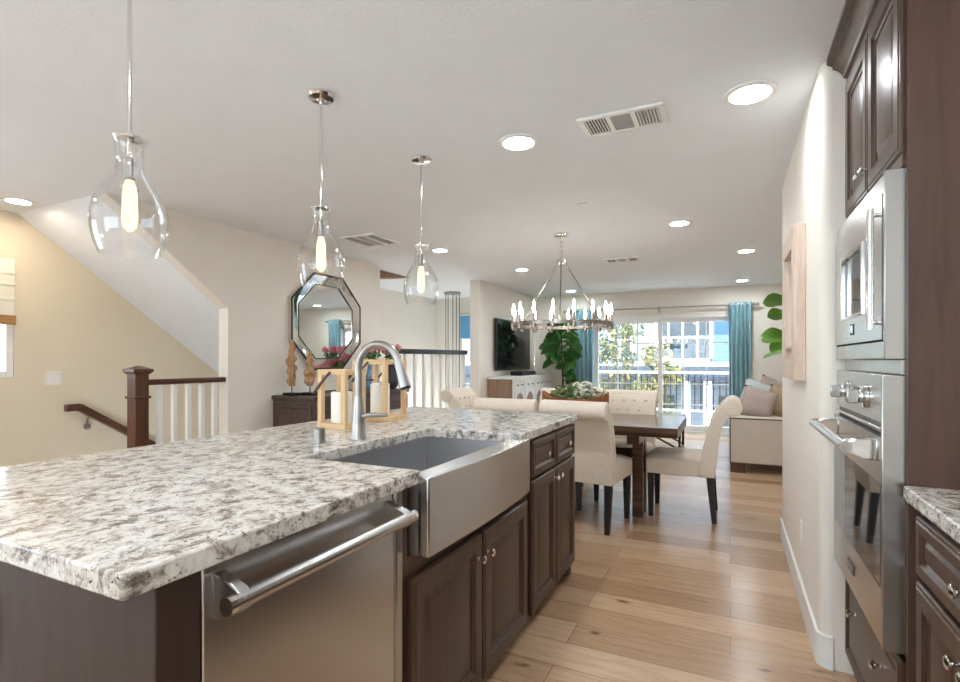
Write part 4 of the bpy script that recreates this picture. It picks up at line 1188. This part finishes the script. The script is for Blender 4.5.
fig_tree('fiddle_leaf_fig', 'bushy dark green fiddle leaf fig in the corner beside the television', -2.68, 8.9, [(-2.68, 8.9, .28), (-2.66, 8.9, .9), (-2.69, 8.9, 1.4), (-2.68, 8.9, 1.8)], lv, 'leaf_dark', .16)
lx, ly = .80, 8.45
lv = [((lx, ly, 2.02), (-1, -.25, .35), .42, .30, .25, .9), ((lx - .02, ly, 1.83), (-.75, -.5, .3), .40, .28, .3, .8), ((lx, ly, 1.50), (-1, -.15, .42), .46, .33, .25, .9), ((lx, ly, 1.47), (-.7, -.5, -.05), .36, .27, .3, .5),
      ((lx, ly, 1.36), (-.9, -.3, -.05), .40, .22, .2, .1), ((lx, ly, 1.9), (.8, -.3, .5), .38, .28, .3, .5), ((lx, ly, 2.1), (.2, -.8, .5), .3, .24, .3, .3), ((lx, ly, 1.65), (.7, .5, .4), .4, .3, .3, .2), ((lx, ly, 2.0), (-.3, .7, .5), .36, .26, .3, .2)]
fig_tree('fiddle_leaf_fig', 'fiddle leaf fig with a few big bright leaves between sofa and teal curtain', lx, ly, [(lx, ly, .28), (lx + .02, ly, 1.0), (lx - .01, ly, 1.6), (lx, ly, 2.08)], lv, 'leaf')

# ------------------------------------------------------------------ curtains
rod = thing('curtain_rod', 'long bronze grey curtain rod with finial over the glass door', 'curtain rod', (-1.1, YB - .11, 2.12))
zr_ = 2.125
obj('pole', tube(nb(), [(-2.72, YB - .11, zr_), (.36, YB - .11, zr_)], .014, 14), 'nickel', rod)
for x in (-2.74, .38): obj('finial', ball(nb(), (x, YB - .11, zr_), .028, 1.25), 'nickel', rod)
for x in (-2.66, -1.1, .33):
    b = nb(); box(b, x - .012, x + .012, YB - .11, YB - .001, zr_ - .04, zr_ - .018); box(b, x - .02, x + .02, YB - .012, YB - .001, zr_ - .07, zr_ + .04)
    obj('bracket', b, 'nickel', rod)
def curtain(x0, x1, label, waves=5):
    t_ = thing('teal_curtain', label, 'curtain', ((x0 + x1) / 2, YB - .11, 0), 'teal curtains')
    b = nb(); n_ = waves * 12; rows = []
    for j, z in enumerate([.02, .5, 1.0, 1.5, 1.9, 2.06, 2.165]):
        row = []
        for i in range(n_ + 1):
            u = i / n_
            amp = .040 + .012 * mnoise.noise(Vector((u * 4, z * .8, x0)))
            row.append(b.verts.new((x0 + (x1 - x0) * u + .006 * math.sin(z * 2 + u * 9), YB - .11 + amp * math.sin(2 * PI * waves * u), z)))
        rows.append(row)
    for A, B_ in zip(rows, rows[1:]):
        for i in range(n_): b.faces.new((A[i], A[i + 1], B_[i + 1], B_[i]))
    o = obj('cloth', b, 'teal', t_, ang=80)
    m_ = o.modifiers.new('thick', 'SOLIDIFY'); m_.thickness = .004
    for i in range(waves * 2):
        xg = x0 + (x1 - x0) * (i + .5) / (waves * 2) * 1.0
        u = (xg - x0) / (x1 - x0)
        pts = [(xg, YB - .11 + .026 * math.cos(2 * PI * k / 12), zr_ + .026 * math.sin(2 * PI * k / 12)) for k in range(13)]
        obj('grommet', tube(nb(), pts, .004, 6, False), 'chrome', t_)
curtain(-2.60, -2.20, 'teal curtain beside the corner fig, at the television end of the door')
curtain(-.02, .30, 'teal curtain at the sofa end of the glass door')

# ------------------------------------------------------------------ sofa and coffee table
sf = thing('sofa', 'light beige sofa standing along the living room wall', 'sofa', (.65, 7.3, 0))
sx0, sx1, sy0, sy1 = -.01, 1.02, 6.37, 8.05
obj('base', box(nb(), sx0 + .06, sx1, sy0 + .16, sy1 - .16, .10, .34), 'sofa_fab', sf, bevel=.015)
for (a, b_) in ((sy0, sy0 + .17), (sy1 - .17, sy1)):
    ar = obj('arm', box(nb(), sx0, sx1, a, b_, .11, .615), 'sofa_fab', sf, bevel=.018, seg=3)
    f = nb()
    ye = a - .004
    box(f, sx0 + .004, sx1 - .01, ye, ye + .012, .592, .604); box(f, sx0 + .004, sx0 + .014, ye, ye + .012, .11, .592)
    obj('dark_piping', f, 'dark_edge', ar)
obj('backrest', box(nb(), sx1 - .22, sx1, sy0 + .17, sy1 - .17, .34, .78), 'sofa_fab', sf, bevel=.03, seg=3)
for i in range(2):
    a = sy0 + .175 + i * .665
    obj('seat_cushion', box(nb(), sx0 + .02, sx1 - .22, a, a + .66, .342, .50), 'sofa_fab', sf, bevel=.035, seg=4)
for (x, y) in ((sx0 + .01, sy0 + .02), (sx1 - .16, sy0 + .02), (sx0 + .01, sy1 - .12), (sx1 - .16, sy1 - .12)):
    obj('foot', box(nb(), x, x + .15, y, y + .10, 0, .11), 'newel', sf, bevel=.004)

def cushion(label, p, rot, mat, s=.46, th=.16):
    t_ = thing('throw_pillow', label, 'cushion', p, 'throw pillows on the sofa')
    b = nb(); N_ = 12; top = []; bot = []
    for j in range(N_ + 1):
        A = []; B_ = []
        for i in range(N_ + 1):
            u = i / N_ * 2 - 1; v = j / N_ * 2 - 1
            h_ = th / 2 * (max(0, (1 - u ** 4) * (1 - v ** 4))) ** .6
            k = 1 - .06 * (1 - u * u) * (abs(v) > .99) - .05 * (u * u * v * v < .5) * 0
            x = u * s / 2 * (1 - .07 * (1 - v * v)); z = v * s / 2 * (1 - .07 * (1 - u * u))
            A.append(b.verts.new((x, -h_, z))); B_.append(b.verts.new((x, h_, z)))
        top.append(A); bot.append(B_)
    for G in (top, bot):
        for j in range(N_):
            for i in range(N_): b.faces.new((G[j][i], G[j][i + 1], G[j + 1][i + 1], G[j + 1][i]))
    bmesh.ops.remove_doubles(b, verts=b.verts, dist=.0005)
    obj('pillow_cover', b, mat, t_, local=True, ang=80)
    t_.rotation_euler = rot
cushion('mauve grey throw pillow leaning over the sofa arm nearest the table', (.28, 6.73, .742), (R(-14), R(16), R(6)), 'mauve', .36)
cushion('tan throw pillow tucked beside the wall on the sofa', (.565, 6.98, .742), (R(-14), R(14), R(-4)), 'tan', .37)
cushion('pale blue grey throw pillow behind the mauve one', (.31, 7.32, .775), (R(-14), R(20), R(5)), 'pale_blue', .40)
cushion('taller mauve throw pillow behind the tan one, near the wall edge', (.50, 7.64, .79), (R(-14), R(22), R(0)), 'mauve', .42)

ctb = thing('coffee_table', 'low dark coffee table with crossed metal legs before the glass door', 'coffee table', (-.98, 7.75, 0))
tx0, tx1, ty0, ty1 = -1.40, -.58, 7.5, 8.15
obj('table_top', box(nb(), tx0, tx1, ty0, ty1, .41, .45), 'table', ctb, bevel=.004)
for y in (ty0 + .04, ty1 - .04):
    obj('cross_brace', tube(nb(), [(tx0 + .05, y, .02), (tx1 - .05, y, .39)], .014, 8), 'black_plastic', ctb)
    obj('cross_brace', tube(nb(), [(tx0 + .05, y + .02, .39), (tx1 - .05, y + .02, .02)], .014, 8), 'black_plastic', ctb)
for (x, y) in ((tx0 + .04, ty0 + .04), (tx1 - .04, ty0 + .04), (tx0 + .04, ty1 - .04), (tx1 - .04, ty1 - .04)):
    obj('leg', box(nb(), x - .016, x + .016, y - .016, y + .016, 0, .41), 'black_plastic', ctb)

# ------------------------------------------------------------------ dining table and chairs
dt = thing('dining_table', 'dark brown wood trestle dining table', 'dining table', (-1.38, 4.36, 0))
ax0, ax1, ay0, ay1 = -2.30, -.335, 3.90, 4.80
ZT = .755
b = nb()
prism(b, [(ay0 + .03, ZT - .075), (ay0, ZT - .04), (ay0, ZT), (ay1, ZT), (ay1, ZT - .04), (ay1 - .03, ZT - .075)], 0, ax0, ax1)
obj('table_top', b, 'table', dt, bevel=.005)
for x in (-.66, -1.96):
    tr = obj('trestle_beam', box(nb(), x - .045, x + .045, ay0 + .12, ay1 - .12, ZT - .15, ZT - .075), 'table', dt, bevel=.004)
    for y in (4.275, 4.42):
        obj('post', box(nb(), x - .04, x + .04, y - .04, y + .04, 0, ZT - .15), 'table', dt, bevel=.004)
obj('stretcher', box(nb(), -1.96, -.66, 4.31, 4.385, .44, .53), 'table', dt, bevel=.004)

def chair_proto(label):
    t_ = thing('dining_chair', label, 'dining chair', (0, 0, 0), 'cream parsons dining chairs')
    w = .235
    b = nb(); box(b, -w, w, -.24, .25, .345, .47)
    n_ = 10                                                     # crowned seat cushion
    G = [[b.verts.new((-w + 2 * w * i / n_, -.20 + .45 * j / n_, .47 + .035 * ((1 - (2 * i / n_ - 1) ** 4) * (1 - (2 * j / n_ - 1) ** 6)) ** .7)) for i in range(n_ + 1)] for j in range(n_ + 1)]
    for j in range(n_):
        for i in range(n_): b.faces.new((G[j][i], G[j][i + 1], G[j + 1][i + 1], G[j + 1][i]))
    obj('seat', b, 'linen', t_, bevel=.012, seg=3, local=True)
    # back: a profile in (y,z) with a scroll at the top turned backwards
    front = [(-.13, .36), (-.15, .47), (-.172, .60), (-.208, .74), (-.252, .84), (-.30, .905), (-.35, .935)]
    back = [(-.25, .346), (-.262, .47), (-.275, .60), (-.300, .73), (-.335, .80), (-.37, .84), (-.385, .86)]
    sc_c = (-.372, .885); sr = .066
    b = nb()
    wb = w + .004
    L_ = [[b.verts.new((x, p[0], p[1])) for p in front] for x in (-wb, wb)]
    K_ = [[b.verts.new((x, p[0], p[1])) for p in back] for x in (-wb, wb)]
    m_ = len(front)
    for i in range(m_ - 1):
        b.faces.new((L_[0][i], L_[1][i], L_[1][i + 1], L_[0][i + 1])); b.faces.new((K_[0][i], K_[1][i], K_[1][i + 1], K_[0][i + 1]))
        for q in (0, 1): b.faces.new((L_[q][i], L_[q][i + 1], K_[q][i + 1], K_[q][i]))
    b.faces.new((L_[0][0], L_[1][0], K_[1][0], K_[0][0])); b.faces.new((L_[0][-1], L_[1][-1], K_[1][-1], K_[0][-1]))
    bmesh.ops.recalc_face_normals(b, faces=b.faces)
    tube(b, [(-w - .010, *sc_c), (-w - .004, *sc_c), (w + .004, *sc_c), (w + .010, *sc_c)], [sr - .007, sr, sr, sr - .007], 28)
    bk = obj('backrest', b, 'linen', t_, bevel=.010, seg=2, local=True, ang=30)
    for s_ in (-1, 1):
        sp = nb()
        pts = [(s_ * (w + .010), sc_c[0] + (sr - .010 - .0038 * k) * math.cos(R(k * 40 - 40)), sc_c[1] + (sr - .010 - .0038 * k) * math.sin(R(k * 40 - 40))) for k in range(12)]
        tube(sp, pts, .0035, 6)
        obj('scroll_welt', sp, 'linen', bk, local=True)
    for r_i in range(3):
        for c_i in range(4 if r_i % 2 == 0 else 3):
            x = (-.15 + .10 * c_i) if r_i % 2 == 0 else (-.10 + .10 * c_i)
            z = .86 - .085 * r_i
            y = -.262 + (.86 - z) * .42 + .004
            obj('tuft_button', ball(nb(), (x, y, z), .013, 1, .5, 1, 8, 6), 'linen', bk, local=True)
    for (x, y, k) in ((-w + .035, -.215, -1), (w - .035, -.215, -1), (-w + .035, .215, 1), (w - .035, .215, 1)):
        b = nb(); a = .026; c = .017; dy = -.03 if k < 0 else .0
        hexa(b, [(x - c, y + dy - c, 0), (x + c, y + dy - c, 0), (x + c, y + dy + c, 0), (x - c, y + dy + c, 0)], [(x - a, y - a, .348), (x + a, y - a, .348), (x + a, y + a, .348), (x - a, y + a, .348)])
        obj('leg', b, 'black_wood', t_, bevel=.002, local=True)
    return t_
proto = chair_proto('cream chair with rolled back at the near table side, just past the island corner')
spots = [(-.955, 3.985, -7, None),
         (-1.525, 3.985, 0, 'cream chair with rolled back half hidden behind the island corner, before the flower bowl'),
         (-2.17, 4.74, -90, 'cream tufted chair at the head of the table beside the television wall end'),
         (-.865, 4.80, 180, 'cream tufted chair on the far table side facing the kitchen, before the door mullion'),
         (-1.52, 4.80, 180, 'cream tufted chair on the far side of the table, mostly hidden behind the flower bowl'),
         (-.355, 4.53, 90, 'cream chair seen from its side at the table end nearest the sofa')]
for i, (x, y, a, lb) in enumerate(spots):
    o = proto if i == 0 else copy_tree(proto)
    o.location = (x, y, 0); o.rotation_euler = (0, 0, R(a))
    if lb: o['label'] = lb

# dough bowl with flowers
bx, by_ = -1.20, 4.36
db = thing('dough_bowl', 'long carved wooden dough bowl on the dining table', 'bowl', (bx, by_, ZT))
b = nb(); n_ = 18; rows_o = []; rows_i = []
for i in range(n_ + 1):
    u = i / n_ * 2 - 1
    wv = .125 * max(.08, (1 - abs(u) ** 3)); zl = .160 + .055 * abs(u) ** 4; zb_ = .0 + .125 * abs(u) ** 3.5
    ro = []; ri = []
    for k in range(9):
        a = PI * k / 8
        ro.append(b.verts.new((bx + u * .29, by_ - wv * math.cos(a), ZT + zl - (zl - zb_) * math.sin(a) ** .8)))
        ri.append(b.verts.new((bx + u * .275, by_ - (wv - .012 * (wv > .02)) * math.cos(a), ZT + zl - (zl - zb_ - .014) * math.sin(a) ** .8 * .96)))
    rows_o.append(ro); rows_i.append(ri)
for Rw in (rows_o, rows_i):
    for A, B_ in zip(Rw, Rw[1:]):
        for k in range(8): b.faces.new((A[k], A[k + 1], B_[k + 1], B_[k]))
for i in range(n_):
    for k in (0, 8): b.faces.new((rows_o[i][k], rows_o[i + 1][k], rows_i[i + 1][k], rows_i[i][k]))
for i in (0, n_):
    for k in range(8): b.faces.new((rows_o[i][k], rows_o[i][k + 1], rows_i[i][k + 1], rows_i[i][k]))
obj('bowl_shell', b, 'bowl_wood', db, ang=60)
fa = thing('flower_arrangement', 'white and sage green flower arrangement filling the dough bowl', 'flowers', (bx, by_, ZT + .1))
rnd = random.Random(5)
obj('foliage', leaf_cloud(nb(), [((bx - .14, by_, ZT + .17), .10), ((bx + .0, by_, ZT + .19), .10), ((bx + .14, by_, ZT + .16), .10)], 420, .03, rnd), 'sage', fa, flat=True)
obj('dark_leaves', leaf_cloud(nb(), [((bx - .02, by_, ZT + .19), .08), ((bx + .03, by_ - .02, ZT + .2), .08)], 90, .035, rnd), 'leaf_dark', fa, flat=True)
for (dx, dy, dz, rr_) in ((.10, -.01, .24, .07), (.02, .02, .25, .05), (.18, .0, .21, .055), (-.10, -.02, .20, .055), (-.17, .0, .18, .05), (.06, -.05, .21, .05)):
    b = nb()
    for i in range(60):
        d_ = Vector((rnd.gauss(0, 1), rnd.gauss(0, 1), rnd.gauss(0, 1))).normalized() * rr_
        ball(b, Vector((bx + dx, by_ + dy, ZT + dz)) + d_ * .85, rr_ * .22, 1, 1, .6, 6, 4)
    obj('hydrangea_bloom', b, 'petal_white' if dx > -.05 else 'sage', fa, ang=80)
cs_ = tag(obj('taper_holder', lathe(nb(), [(.03, 0), (.028, .01), (.008, .02), (.008, .18), (.014, .19), (.012, .25)], 14, (bx - .06, by_ + .20, ZT)), 'black_plastic'), 'thin black candle holder standing behind the dough bowl', 'candle holder')
